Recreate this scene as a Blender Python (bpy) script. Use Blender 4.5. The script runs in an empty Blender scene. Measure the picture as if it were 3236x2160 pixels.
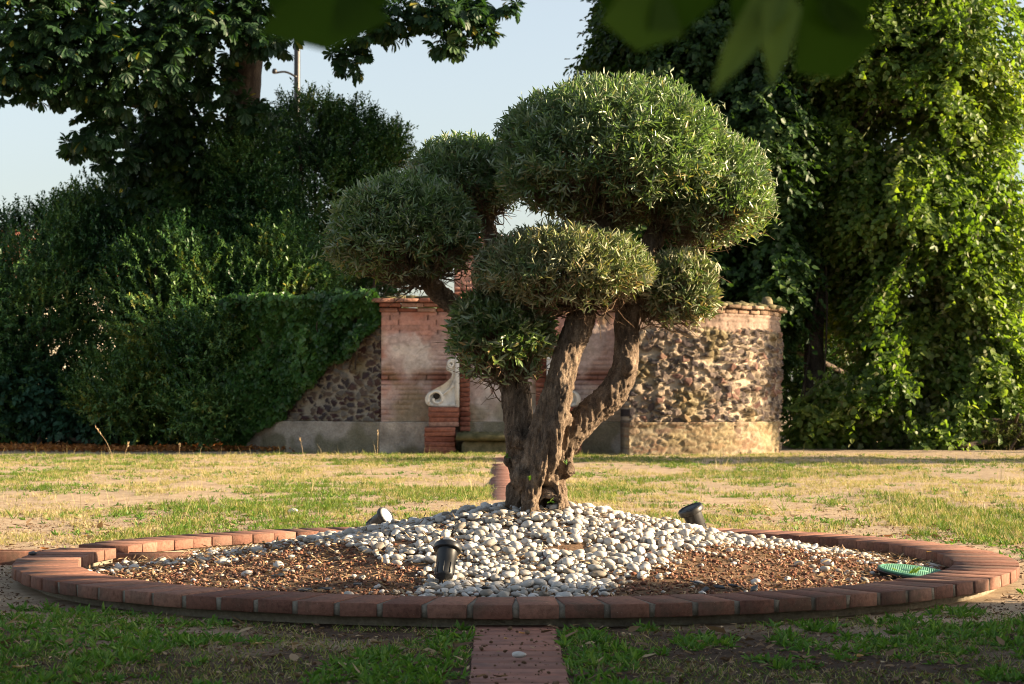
import bpy, math, random
import numpy as np
from mathutils import Vector, Matrix

# ------------------------------------------------------------------ camera, sky, sun, exposure
SC = bpy.context.scene
COL = SC.collection
CAM_H = 0.71
PITCH = math.radians(1.68)
FPX = 6292.0                                     # focal length in pixels of the 3236 px wide photograph
cam = bpy.data.cameras.new('camera')
cam.lens = 70.0
cam.sensor_width = 36.0
cam.clip_start = 0.05
cam.clip_end = 2000.0
cam.dof.use_dof = True
cam.dof.focus_distance = 8.0
cam.dof.aperture_fstop = 9.5
camo = bpy.data.objects.new('camera', cam)
COL.objects.link(camo)
camo.location = (0, 0, CAM_H)
camo.rotation_euler = (math.pi / 2 + PITCH, 0, 0)
SC.camera = camo

SUN_EL = math.radians(16.0)
SUN_AZ = math.radians(92.0)                      # from +Y towards +X
SUN_DIR = Vector((math.cos(SUN_EL) * math.sin(SUN_AZ), math.cos(SUN_EL) * math.cos(SUN_AZ), math.sin(SUN_EL)))
world = bpy.data.worlds.new('World')
SC.world = world
world.use_nodes = True
wn = world.node_tree
sky = wn.nodes.new('ShaderNodeTexSky')
sky.sky_type = 'NISHITA'
sky.sun_disc = False
sky.sun_elevation = SUN_EL
sky.sun_rotation = SUN_AZ
sky.air_density = 1.0
sky.dust_density = 2.2
sky.ozone_density = 1.2
bg = wn.nodes['Background']
bg.inputs['Strength'].default_value = 0.061
hs = wn.nodes.new('ShaderNodeHueSaturation')
hs.inputs['Saturation'].default_value = 0.60
wn.links.new(sky.outputs['Color'], hs.inputs['Color'])
wn.links.new(hs.outputs['Color'], bg.inputs['Color'])
sl = bpy.data.lights.new('sun', 'SUN')
sl.energy = 5.0
sl.angle = math.radians(0.5)
sl.color = (1.0, 0.77, 0.50)
slo = bpy.data.objects.new('sun', sl)
COL.objects.link(slo)
slo.rotation_euler = SUN_DIR.to_track_quat('Z', 'Y').to_euler()
slo.location = (20, 8, 12)
vs = SC.view_settings
vs.view_transform = 'Standard'
vs.look = 'None'
vs.exposure = 2.15
vs.gamma = 1.0
SC.cycles.filter_width = 1.0
SC.cycles.max_bounces = 8
SC.cycles.transparent_max_bounces = 8

# ------------------------------------------------------------------ helpers
RG = np.random.default_rng(11)
random.seed(5)


def W(u, v, Y):
    """Point at depth Y under pixel (u, v) of the 2349 px wide view of the photograph."""
    dx = (u * 1.37761 - 1618.0) / FPX
    dz = -(v * 1.37761 - 1080.0) / FPX
    y = math.cos(PITCH) - dz * math.sin(PITCH)
    z = math.sin(PITCH) + dz * math.cos(PITCH)
    return np.array((dx / y * Y, Y, CAM_H + z / y * Y))


def PX(n, Y):
    return n * 1.37761 / FPX * Y


_h = np.random.default_rng(3).random(4096)


def vnoise(P):
    P = np.asarray(P, float)
    i = np.floor(P).astype(np.int64)
    f = P - i
    f = f * f * (3 - 2 * f)
    out = np.zeros(len(P))
    for a in (0, 1):
        for b in (0, 1):
            for c in (0, 1):
                k = ((i[:, 0] + a) * 73856093) ^ ((i[:, 1] + b) * 19349663) ^ ((i[:, 2] + c) * 83492791)
                w = (f[:, 0] if a else 1 - f[:, 0]) * (f[:, 1] if b else 1 - f[:, 1]) * (f[:, 2] if c else 1 - f[:, 2])
                out += w * _h[(k ^ (k >> 9)) & 4095]
    return out


def fbm(P, o=4):
    P = np.asarray(P, float)
    s, a, t = 0, 0.5, 0
    for q in range(o):
        s = s + a * vnoise(P * (2 ** q) + 17.3 * q)
        t += a
        a *= 0.5
    return s / t


def n2(x, y, sc, o=3, off=0.0):
    x = np.asarray(x, float)
    return fbm(np.stack([x * sc + off, np.asarray(y, float) * sc + off * 1.7, np.full(x.shape, off * 0.31)], -1).reshape(-1, 3), o).reshape(x.shape)


def sstep(a, b, x):
    t = np.clip((np.asarray(x, float) - a) / (b - a), 0, 1)
    return t * t * (3 - 2 * t)


def nrm(v):
    v = np.asarray(v, float)
    return v / (np.linalg.norm(v, axis=-1, keepdims=True) + 1e-12)


def tag(o, label=None, cat=None, group=None, kind=None):
    if label: o['label'] = label
    if cat: o['category'] = cat
    if group: o['group'] = group
    if kind: o['kind'] = kind
    return o


def thing(name, loc, label, cat, group=None, rot=(0, 0, 0)):
    o = bpy.data.objects.new(name, None)
    o.empty_display_size = 0.1
    COL.objects.link(o)
    o.location = loc
    o.rotation_euler = rot
    return tag(o, label, cat, group)


def mk(name, V, F, mat=None, parent=None, smooth=False, attrs=None, world=True):
    """One mesh object. V in world coordinates (moved under the parent when there is one)."""
    V = np.asarray(V, np.float64).reshape(-1, 3)
    q = parent
    while q is not None and world:
        V = V - np.array(q.location)
        q = q.parent
    F = [np.asarray(f, np.int64) for f in (F if isinstance(F, (list, tuple)) else [F]) if len(f)]
    me = bpy.data.meshes.new(name)
    me.vertices.add(len(V))
    me.vertices.foreach_set('co', V.astype(np.float32).ravel())
    lo = np.concatenate([f.ravel() for f in F])
    tot = np.concatenate([np.full(len(f), f.shape[1]) for f in F])
    st = np.concatenate([[0], np.cumsum(tot)[:-1]])
    me.loops.add(len(lo))
    me.loops.foreach_set('vertex_index', lo.astype(np.int32))
    me.polygons.add(len(tot))
    me.polygons.foreach_set('loop_start', st.astype(np.int32))
    me.update(calc_edges=True)
    if smooth:
        me.polygons.foreach_set('use_smooth', np.ones(len(tot), bool))
    for k, a in (attrs or {}).items():
        a = np.asarray(a, np.float32)
        if a.ndim == 1:
            me.attributes.new(k, 'FLOAT', 'POINT').data.foreach_set('value', a)
        else:
            c = np.ones((len(a), 4), np.float32)
            c[:, :3] = a
            me.attributes.new(k, 'FLOAT_COLOR', 'POINT').data.foreach_set('color', c.ravel())
    if mat: me.materials.append(mat)
    o = bpy.data.objects.new(name, me)
    COL.objects.link(o)
    if parent is not None: o.parent = parent
    return o


class MB:
    """Collects shapes that become one mesh."""
    def __init__(s):
        s.V, s.F, s.T, s.n = [], {}, [], 0

    def add(s, V, F, tint=None):
        V = np.asarray(V, float).reshape(-1, 3)
        for f in (F if isinstance(F, (list, tuple)) and not np.isscalar(F[0][0]) else [F]):
            f = np.asarray(f, np.int64)
            if f.ndim == 1: f = f[None]
            if len(f): s.F.setdefault(f.shape[1], []).append(f + s.n)
        s.V.append(V)
        s.T.append(np.full(len(V), random.random() if tint is None else tint) if np.isscalar(tint) or tint is None else np.asarray(tint, float))
        s.n += len(V)
        return s

    def box(s, c, size, M=None, bev=0.0, tint=None, jit=0.0):
        V, F = bevel_box(size, bev)
        if jit: V = V + RG.normal(0, jit, V.shape)
        if M is not None: V = V @ np.array(M).T
        return s.add(V + np.asarray(c, float), F, tint)

    def build(s, name, mat, parent=None, smooth=False, world=True, kind=None):
        o = mk(name, np.concatenate(s.V), [np.concatenate(f) for f in s.F.values()], mat, parent, smooth, {'tint': np.concatenate(s.T)}, world)
        if kind: o['kind'] = kind
        return o


def bevel_box(size, b):
    a = np.array(size, float) / 2
    sg = np.array([(x, y, z) for z in (-1, 1) for y in (-1, 1) for x in (-1, 1)], float)
    if b <= 0:
        return sg * a, [np.array([(0, 2, 3, 1), (4, 5, 7, 6), (0, 1, 5, 4), (2, 6, 7, 3), (0, 4, 6, 2), (1, 3, 7, 5)])]
    V = []
    for ax in range(3):
        m = np.full(3, 1.0) * b
        m[ax] = 0
        V.append(sg * (a - m))
    V = np.concatenate(V)                       # index ax*8 + corner
    q, t = [], []
    cor = lambda x, y, z: (z > 0) * 4 + (y > 0) * 2 + (x > 0)
    for ax in range(3):
        o1, o2 = (ax + 1) % 3, (ax + 2) % 3
        for sgn in (-1, 1):
            f = []
            for p, r in ((-1, -1), (1, -1), (1, 1), (-1, 1)):
                c = [0, 0, 0]; c[ax] = sgn; c[o1] = p; c[o2] = r
                f.append(ax * 8 + cor(*c))
            q.append(f if sgn > 0 else f[::-1])
        for p in (-1, 1):                       # edge along ax between faces o1 and o2
            for r in (-1, 1):
                c0 = [0, 0, 0]; c0[ax] = -1; c0[o1] = p; c0[o2] = r
                c1 = list(c0); c1[ax] = 1
                f = [o1 * 8 + cor(*c0), o1 * 8 + cor(*c1), o2 * 8 + cor(*c1), o2 * 8 + cor(*c0)]
                q.append(f if p * r < 0 else f[::-1])
    for x in (-1, 1):
        for y in (-1, 1):
            for z in (-1, 1):
                f = [cor(x, y, z), 8 + cor(x, y, z), 16 + cor(x, y, z)]
                t.append(f if x * y * z > 0 else f[::-1])
    return V, [np.array(q), np.array(t)]


def tube(pts, rad, n=10, cap=True):
    P = np.asarray(pts, float)
    rad = np.asarray(rad, float) * np.ones(len(P))
    T = nrm(np.gradient(P, axis=0))
    u = np.cross(T[0], (0.3, 0.9, 0.2)); u /= np.linalg.norm(u)
    V = []
    a = np.linspace(0, 2 * math.pi, n, endpoint=False)
    for i in range(len(P)):
        u = u - T[i] * (u @ T[i]); u /= np.linalg.norm(u)
        w = np.cross(T[i], u)
        V.append(P[i] + rad[i] * (np.cos(a)[:, None] * u + np.sin(a)[:, None] * w))
    V = np.concatenate(V)
    i = np.arange(len(P) - 1)[:, None] * n
    j = np.arange(n)[None]
    k = (j + 1) % n
    q = np.stack([i + j, i + k, i + n + k, i + n + j], -1).reshape(-1, 4)
    F = [q]
    if cap: F += [np.arange(n)[::-1][None], (np.arange(n) + (len(P) - 1) * n)[None]]
    return V, F


def spline(pts, m=8):
    """Catmull-Rom through the points (any width)."""
    P = np.asarray(pts, float)
    P = np.concatenate([[2 * P[0] - P[1]], P, [2 * P[-1] - P[-2]]])
    out = []
    for i in range(1, len(P) - 2):
        for t in np.arange(m) / m:
            a, b, c, d = P[i - 1:i + 3]
            out.append(0.5 * (2 * b + (c - a) * t + (2 * a - 5 * b + 4 * c - d) * t * t + (3 * b - a - 3 * c + d) * t ** 3))
    out.append(P[-2])
    return np.array(out)


def lathe(prof, n=24, c=(0, 0, 0)):
    """prof: (r, z) list; closed at ends when r = 0 is not given it is capped."""
    a = np.linspace(0, 2 * math.pi, n, endpoint=False)
    V = np.concatenate([np.stack([r * np.cos(a), r * np.sin(a), np.full(n, z)], -1) for r, z in prof]) + np.array(c)
    i = np.arange(len(prof) - 1)[:, None] * n
    j = np.arange(n)[None]
    k = (j + 1) % n
    q = np.stack([i + j, i + k, i + n + k, i + n + j], -1).reshape(-1, 4)
    return V, [q, np.arange(n)[::-1][None], (np.arange(n) + (len(prof) - 1) * n)[None]]


def ico(sub):
    import bmesh
    bm = bmesh.new()
    bmesh.ops.create_icosphere(bm, subdivisions=sub, radius=1.0)
    V = np.array([v.co[:] for v in bm.verts])
    F = np.array([[v.index for v in f.verts] for f in bm.faces])
    bm.free()
    return V, F


# leaf outlines: (along, across, up)
OV = np.array([(0, 0, 0), (.25, .5, .16), (.66, .36, .14), (1, 0, 0), (.66, -.36, .14), (.25, -.5, .16)])
LA = np.array([(0, 0, 0), (.32, .5, .22), (.70, .36, .18), (1, 0, 0), (.70, -.36, .18), (.32, -.5, .22)])
OB = np.array([(0, 0, 0), (.45, .34, .12), (.78, .5, .14), (1, 0, 0), (.78, -.5, .14), (.45, -.34, .12)])
LF = np.array([(0, 1, 2, 3), (0, 3, 4, 5)])
BL = np.array([(0, .5, 0), (0, -.5, 0), (.5, -.38, .0), (.5, .38, .0), (1, 0, 0)])       # grass blade


def leaves(P, D, N, L, Wd, T=OV, curl=0.0):
    P = np.asarray(P, float)
    D = nrm(D)
    S = nrm(np.cross(D, N))
    N = np.cross(S, D)
    L = (np.asarray(L) * np.ones(len(P)))[:, None, None]
    Wd = (np.asarray(Wd) * np.ones(len(P)))[:, None, None]
    c = (np.asarray(curl) * np.ones(len(P)))[:, None, None]
    al, ac, up = T[None, :, 0:1], T[None, :, 1:2], T[None, :, 2:3]
    V = P[:, None] + L * al * D[:, None] + Wd * ac * S[:, None] + (Wd * up + c * L * al * al) * N[:, None]
    return V.reshape(-1, 3)


def leaf_mesh(name, V, k, mat, parent=None, tint=None, smooth=False, faces=LF, tri=None):
    n = len(V) // k
    base = np.arange(n)[:, None, None] * k
    F = [(faces[None] + base).reshape(-1, faces.shape[1])]
    if tri is not None: F.append((tri[None] + base).reshape(-1, 3))
    t = np.repeat(tint if tint is not None else RG.random(n), k)
    return mk(name, V, F, mat, parent, smooth, {'tint': t})


def rdir(n):
    return nrm(RG.normal(size=(n, 3)))


# ------------------------------------------------------------------ materials
class NT:
    def __init__(s, name):
        s.m = bpy.data.materials.new(name)
        s.m.use_nodes = True
        s.t = s.m.node_tree
        s.t.nodes.clear()
        s.out = s.n('OutputMaterial')

    def n(s, ty, **kw):
        x = s.t.nodes.new('ShaderNode' + ty)
        for k, v in kw.items():
            if k.startswith('_'): setattr(x, k[1:], v)
        return x

    def l(s, a, b):
        s.t.links.new(a, b)

    def set(s, node, **kw):
        for k, v in kw.items():
            i = node.inputs[k.replace('_', ' ')]
            if hasattr(v, 'is_output') or isinstance(v, bpy.types.NodeSocket): s.l(v, i)
            else: i.default_value = v
        return node

    def attr(s, name):
        return s.n('Attribute', _attribute_name=name)

    def noise(s, scale, detail=4, rough=.55, vec=None):
        x = s.n('TexNoise')
        x.inputs['Scale'].default_value = scale
        x.inputs['Detail'].default_value = detail
        x.inputs['Roughness'].default_value = rough
        if vec is None:
            vec = s.n('TexCoord').outputs['Object']
        s.l(vec, x.inputs['Vector'])
        return x.outputs['Fac']

    def ramp(s, fac, stops):
        x = s.n('ValToRGB')
        e = x.color_ramp.elements
        while len(e) < len(stops): e.new(0.5)
        for k, (p, c) in zip(e, stops):
            k.position = p
            k.color = (*c, 1) if len(c) == 3 else c
        s.l(fac, x.inputs['Fac'])
        return x.outputs['Color']

    def mix(s, fac, a, b, mode='MIX'):
        x = s.n('Mix', _data_type='RGBA', _blend_type=mode)
        for i, v in ((0, fac), (6, a), (7, b)):
            if isinstance(v, bpy.types.NodeSocket): s.l(v, x.inputs[i])
            elif i == 0: x.inputs[0].default_value = v
            else: x.inputs[i].default_value = (*v, 1)
        return x.outputs[2]

    def math(s, op, a, b=0.0, clamp=False):
        x = s.n('Math', _operation=op, _use_clamp=clamp)
        for i, v in ((0, a), (1, b)):
            if isinstance(v, bpy.types.NodeSocket): s.l(v, x.inputs[i])
            else: x.inputs[i].default_value = v
        return x.outputs[0]

    def bump(s, h, strength=.5, dist=.01):
        x = s.n('Bump')
        x.inputs['Strength'].default_value = strength
        x.inputs['Distance'].default_value = dist
        s.l(h, x.inputs['Height'])
        return x.outputs['Normal']

    def bsdf(s, col, rough=.8, spec=.3, normal=None, metal=0.0):
        p = s.n('BsdfPrincipled')
        if isinstance(col, bpy.types.NodeSocket): s.l(col, p.inputs['Base Color'])
        else: p.inputs['Base Color'].default_value = (*col, 1)
        if isinstance(rough, bpy.types.NodeSocket): s.l(rough, p.inputs['Roughness'])
        else: p.inputs['Roughness'].default_value = rough
        p.inputs['Specular IOR Level'].default_value = spec
        p.inputs['Metallic'].default_value = metal
        if normal is not None: s.l(normal, p.inputs['Normal'])
        return p.outputs[0]

    def done(s, sh):
        s.l(sh, s.out.inputs['Surface'])
        return s.m


def leaf_mat(name, stops, back=None, rough=.45, spec=.4, trans=.35, tcol=(1.25, 1.3, .5)):
    m = NT(name)
    c = m.ramp(m.attr('tint').outputs['Fac'], stops)
    c0 = c
    if back is not None:
        c = m.mix(m.n('NewGeometry').outputs['Backfacing'], c, back)
    p = m.bsdf(c, rough, spec)
    tr = m.n('BsdfTranslucent')
    m.l(m.mix(1.0, c0, tcol, 'MULTIPLY'), tr.inputs['Color'])
    x = m.n('MixShader')
    x.inputs[0].default_value = trans
    m.l(p, x.inputs[1]); m.l(tr.outputs[0], x.inputs[2])
    return m.done(x.outputs[0])


def tint_mat(name, stops, rough=.85, spec=.25, nscale=40, namt=.35, bump=.4, bdist=.004, nstops=((.3, (.55, .55, .55)), (.7, (1.15, 1.15, 1.15)))):
    m = NT(name)
    c = m.ramp(m.attr('tint').outputs['Fac'], stops)
    f = m.noise(nscale, 6, .65)
    c = m.mix(namt, c, m.ramp(f, nstops), 'MULTIPLY')
    return m.done(m.bsdf(c, rough, spec, m.bump(f, bump, bdist) if bump else None))


def vcol_mat(name, rough=.9, spec=.15, nscale=30, namt=.5, bump=.5, bdist=.01):
    m = NT(name)
    c = m.attr('col').outputs['Color']
    f = m.noise(nscale, 8, .7)
    c = m.mix(namt, c, m.ramp(f, ((.3, (.5, .5, .5)), (.7, (1.3, 1.3, 1.3)))), 'MULTIPLY')
    return m.done(m.bsdf(c, rough, spec, m.bump(f, bump, bdist)))


M = {}
M['olive'] = leaf_mat('olive_leaf', ((0, (.055, .105, .036)), (.45, (.115, .185, .062)), (.80, (.19, .265, .085)), (.93, (.27, .26, .11)), (1, (.32, .22, .10))), back=(.24, .28, .175), rough=.36, spec=.7, trans=.32, tcol=(1.25, 1.4, .55))
M['olive_dry'] = leaf_mat('olive_inner_leaf', ((0, (.07, .125, .044)), (.45, (.15, .20, .075)), (.78, (.28, .26, .13)), (1, (.34, .24, .12))), back=(.29, .30, .19), rough=.5, spec=.35, trans=.22)
M['shrub'] = leaf_mat('evergreen_leaf', ((0, (.014, .046, .016)), (.4, (.040, .105, .030)), (.95, (.135, .235, .062)), (1, (.24, .22, .04))), rough=.4, spec=.4, trans=.25)
M['bay'] = leaf_mat('dark_bush_leaf', ((0, (.016, .055, .034)), (1, (.050, .125, .068))), rough=.5, spec=.3, trans=.2)
M['ivy'] = leaf_mat('ivy_leaf', ((0, (.013, .043, .011)), (.5, (.040, .105, .022)), (1, (.095, .20, .042))), rough=.42, spec=.4, trans=.25)
M['chestnut'] = leaf_mat('chestnut_leaf', ((0, (.013, .038, .016)), (.8, (.030, .074, .027)), (.96, (.055, .11, .03)), (1, (.24, .22, .03))), rough=.5, spec=.35, trans=.35)
M['lime'] = leaf_mat('lime_leaf', ((0, (.050, .098, .018)), (.6, (.110, .172, .034)), (1, (.215, .255, .070))), back=(.26, .28, .15), rough=.48, spec=.35, trans=.50, tcol=(1.6, 1.7, .35))
M['darktree'] = leaf_mat('dark_tree_leaf', ((0, (.020, .045, .014)), (.7, (.040, .085, .020)), (1, (.075, .12, .026))), rough=.5, spec=.3, trans=.35)
M['bracken'] = leaf_mat('pale_shrub_leaf', ((0, (.07, .095, .022)), (1, (.16, .16, .05))), rough=.6, spec=.2, trans=.3)
M['grass'] = leaf_mat('grass_blade', ((0, (.055, .12, .014)), (.28, (.13, .19, .028)), (.42, (.27, .27, .07)), (.60, (.36, .30, .155)), (1, (.44, .355, .225))), rough=.6, spec=.25, trans=.35, tcol=(1.1, 1.1, .6))
M['weed'] = leaf_mat('weed_leaf', ((0, (.045, .125, .018)), (.6, (.105, .215, .034)), (1, (.20, .29, .06))), rough=.5, spec=.3, trans=.35)
M['nearleaf'] = leaf_mat('near_leaf', ((0, (.018, .042, .003)), (.5, (.040, .080, .006)), (1, (.12, .17, .035))), rough=.8, spec=.1, trans=.4, tcol=(1.4, 1.4, .3))
M['litter'] = leaf_mat('dry_litter', ((0, (.09, .055, .032)), (.5, (.24, .16, .09)), (1, (.42, .32, .19))), rough=.7, spec=.2, trans=.15, tcol=(1, .9, .7))
M['dryleaf'] = leaf_mat('fallen_leaf', ((0, (.20, .07, .02)), (.5, (.45, .21, .06)), (1, (.55, .42, .18))), rough=.6, spec=.25, trans=.25, tcol=(1, .9, .5))
M['pebble'] = tint_mat('white_pebble', ((0, (.16, .14, .115)), (.15, (.30, .275, .235)), (.45, (.41, .39, .355)), (1, (.56, .55, .53))), .65, .3, 40, .55, .35, .004)
M['chip'] = tint_mat('red_chip', ((0, (.07, .038, .028)), (.5, (.21, .095, .062)), (1, (.34, .21, .15))), .95, .1, 120, .5, .4, .002)
M['slate'] = tint_mat('slate', ((0, (.025, .03, .036)), (1, (.07, .075, .085))), .55, .4, 60, .4, .4, .002)
def brick_mat():
    m = NT('paver_brick')
    c = m.ramp(m.attr('tint').outputs['Fac'], ((0, (.135, .064, .047)), (.45, (.185, .090, .064)), (.9, (.245, .130, .094)), (.93, (.20, .18, .145)), (1, (.20, .18, .145))))
    tc = m.n('TexCoord').outputs['Object']
    f, g, k = m.noise(60, 6, .7, tc), m.noise(7, 5, .65, tc), m.noise(260, 3, .6, tc)
    c = m.mix(.8, c, m.ramp(f, ((.28, (.42, .38, .36)), (.52, (1, 1, 1)), (.75, (1.35, 1.3, 1.25)))), 'MULTIPLY')
    c = m.mix(m.ramp(g, ((.50, (0, 0, 0)), (.72, (.75, .75, .75)))), c, (.085, .070, .052))
    c = m.mix(m.ramp(k, ((.66, (0, 0, 0)), (.74, (.6, .6, .6)))), c, (.36, .31, .26))
    h = m.math('ADD', f, m.math('MULTIPLY', k, .5))
    return m.done(m.bsdf(c, .9, .2, m.bump(h, .7, .004)))


M['brick'] = brick_mat()
M['pathbrick'] = tint_mat('path_brick', ((0, (.19, .100, .078)), (.5, (.25, .125, .095)), (1, (.31, .155, .115))), .85, .25, 14, .75, .4, .004, ((.3, (.55, .58, .62)), (.6, (1.1, 1.05, 1.0))))
M['mortar'] = tint_mat('mortar', ((0, (.30, .27, .22)), (1, (.46, .42, .35))), .95, .1, 80, .8, .8, .006, ((.35, (.25, .27, .22)), (.6, (1.1, 1.1, 1.1))))
M['oldcap'] = tint_mat('weathered_coping', ((0, (.10, .075, .055)), (.5, (.20, .135, .10)), (1, (.28, .22, .17))), .95, .1, 16, .8, .8, .014, ((.3, (.4, .42, .3)), (.65, (1.2, 1.1, 1.05))))
M['base'] = tint_mat('old_mortar', ((0, (.16, .135, .10)), (1, (.26, .225, .17))), .95, .1, 60, .8, .8, .006)
M['wallbrick'] = tint_mat('old_wall_brick', ((0, (.19, .070, .048)), (.5, (.27, .115, .080)), (1, (.33, .21, .165))), .92, .15, 22, .7, .7, .012, ((.3, (.40, .38, .36)), (.6, (1.1, 1.05, 1.0)), (.8, (1.5, 1.6, 1.6))))
M['rubble'] = vcol_mat('masonry', .95, .12, 26, .55, .7, .014)
M['facade'] = vcol_mat('plaster', .95, .1, 18, .6, .6, .012)
M['stone'] = tint_mat('carved_stone', ((0, (.52, .49, .43)), (1, (.62, .59, .53))), .85, .2, 14, .7, .4, .006, ((.25, (.40, .38, .34)), (.5, (1, 1, 1)), (.8, (1.15, 1.15, 1.15))))
M['moss'] = tint_mat('mossy_or_shaded_stone', ((0, (.075, .075, .04)), (1, (.17, .15, .10))), .95, .1, 12, .8, .6, .01, ((.3, (.35, .4, .25)), (.65, (1.3, 1.2, 1.1))))
M['stucco'] = vcol_mat('stucco', .97, .1, 34, .6, .9, .02)
M['dark'] = tint_mat('dark_opening', ((0, (.02, .017, .015)), (1, (.03, .025, .02))), .95, .1)
M['plastic'] = tint_mat('black_plastic', ((0, (.014, .015, .016)), (1, (.022, .023, .025))), .42, .4, 60, .4, .1, .001)
M['greylamp'] = tint_mat('lamp_housing', ((0, (.018, .018, .019)), (1, (.030, .029, .028))), .45, .4, 60, .4, .1, .001)
M['glass'] = tint_mat('lamp_lens', ((0, (.32, .36, .38)), (1, (.42, .45, .46))), .12, .6, 60, .2, 0)
M['lid'] = tint_mat('green_plastic', ((0, (.06, .21, .13)), (1, (.085, .25, .16))), .5, .4, 30, .5, .2, .002)
M['bark'] = None


def bark_mat(name, dark, mid, light, sc=22, zs=.28):
    m = NT(name)
    tc = m.n('TexCoord')
    mp = m.n('Mapping')
    mp.inputs['Scale'].default_value = (1, 1, zs)
    m.l(tc.outputs['Object'], mp.inputs['Vector'])
    f = m.noise(sc, 8, .7, mp.outputs['Vector'])
    g = m.noise(sc * 5, 6, .7, tc.outputs['Object'])
    big = m.noise(sc * .25, 3, .5)
    c = m.ramp(f, ((.32, dark), (.5, mid), (.68, light)))
    c = m.mix(.5, c, m.ramp(big, ((.35, (.55, .5, .45)), (.65, (1.25, 1.2, 1.15)))), 'MULTIPLY')
    h = m.math('ADD', f, m.math('MULTIPLY', g, .7))
    c = m.mix(.6, c, m.ramp(g, ((.35, (.45, .42, .4)), (.62, (1.25, 1.2, 1.15)))), 'MULTIPLY')
    return m.done(m.bsdf(c, .9, .2, m.bump(h, 1.0, .016)))


M['bark'] = bark_mat('olive_bark', (.050, .037, .027), (.185, .142, .106), (.34, .275, .21), 34, .4)
M['treebark'] = bark_mat('dark_bark', (.03, .024, .02), (.075, .06, .048), (.14, .115, .09), 9, .25)
M['twig'] = bark_mat('twig_bark', (.10, .07, .045), (.22, .155, .10), (.34, .25, .16), 60, .5)


def soil_mat():
    m = NT('dry_soil')
    tc = m.n('TexCoord').outputs['Object']
    a = m.noise(.55, 5, .6, tc)
    b = m.noise(9, 8, .7, tc)
    c = m.noise(150, 4, .7, tc)
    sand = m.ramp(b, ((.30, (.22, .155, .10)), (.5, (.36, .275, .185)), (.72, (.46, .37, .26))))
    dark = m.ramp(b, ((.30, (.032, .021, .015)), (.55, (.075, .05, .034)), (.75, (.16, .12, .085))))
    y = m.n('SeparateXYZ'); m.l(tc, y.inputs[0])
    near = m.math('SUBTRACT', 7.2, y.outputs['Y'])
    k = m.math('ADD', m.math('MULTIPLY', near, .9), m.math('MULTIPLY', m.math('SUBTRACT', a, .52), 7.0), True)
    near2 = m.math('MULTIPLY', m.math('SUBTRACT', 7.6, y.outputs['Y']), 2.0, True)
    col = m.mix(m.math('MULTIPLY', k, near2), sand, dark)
    col = m.mix(.55, col, m.ramp(c, ((.3, (.5, .5, .5)), (.7, (1.3, 1.3, 1.3)))), 'MULTIPLY')
    h = m.math('ADD', b, m.math('MULTIPLY', c, .5))
    return m.done(m.bsdf(col, .95, .1, m.bump(h, .7, .012)))


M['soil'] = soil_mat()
M['bed'] = tint_mat('bed_soil', ((0, (.12, .075, .045)), (1, (.2, .13, .085))), .95, .1, 60, .8, .8, .01)

# ------------------------------------------------------------------ ground
CX, CY, RO, RI = 0.015, 8.18, 2.0, 1.752
ZT, ZB = 0.078, 0.034                              # ring bricks: top and underside


def ground_h(x, y):
    h = (n2(x, y, .35, 3, 5.0) - .5) * .10 + (n2(x, y, 2.2, 3, 9.0) - .5) * .03
    r = np.hypot(x - CX, y - CY)
    far = sstep(2.2, 5.5, r) * sstep(5.0, 7.5, np.asarray(y, float) * 0 + np.maximum(y, 5.0 + 0 * y))
    return h * far + (n2(x, y, 4.0, 3, 2.0) - .5) * .012 * sstep(1.9, 2.1, r) - .02 * (1 - sstep(1.7, 1.8, r)) + .12 * sstep(28, 36, y)


def axis(lo, hi, st, far):
    a = list(np.arange(lo, hi + 1e-6, st))
    s = st
    while a[-1] < far: s *= 1.35; a.append(a[-1] + s)
    s = st
    while a[0] > -far: s *= 1.35; a.insert(0, a[0] - s)
    return np.array(a)


gx, gy = axis(-8, 8, .08, 600), axis(3.5, 29, .08, 600)
X, Y = np.meshgrid(gx, gy)
Z = ground_h(X.ravel(), Y.ravel())
ii = (np.arange(len(gy) - 1)[:, None] * len(gx) + np.arange(len(gx) - 1)[None]).ravel()
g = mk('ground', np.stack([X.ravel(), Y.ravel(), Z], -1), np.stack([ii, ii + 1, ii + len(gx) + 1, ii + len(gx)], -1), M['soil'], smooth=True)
g['kind'] = 'structure'


def path_x(y):
    return .017 - .0060 * (y - 5.0)


def build_path():
    mb = MB()
    for y0, y1 in ((0.5, CY - RO + .02), (CY + RO + .04, 24.9)):
        y = y0
        while y < y1:
            L = .128
            gap = random.choice((.0004, .0004, .0004, .0004, .0008, .004)) if y < 8 else random.choice((.0002, .0002, .0002, .0002, .002))
            c = (path_x(y) + random.uniform(-.003, .003), y + L / 2, .006 - .03 + random.uniform(-.0006, .0006) + float(ground_h(np.array([0.0]), np.array([y]))[0]) * .6)
            mb.box(c, (.25 + random.uniform(-.003, .003), L - gap, .06), bev=.0015 if y < 8 else .0003, tint=random.random() * (1 if y < 8 else .5) + (0 if y < 8 else .3))
            y += L
    o = mb.build('path', M['pathbrick'])
    o['kind'] = 'structure'


build_path()


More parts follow.
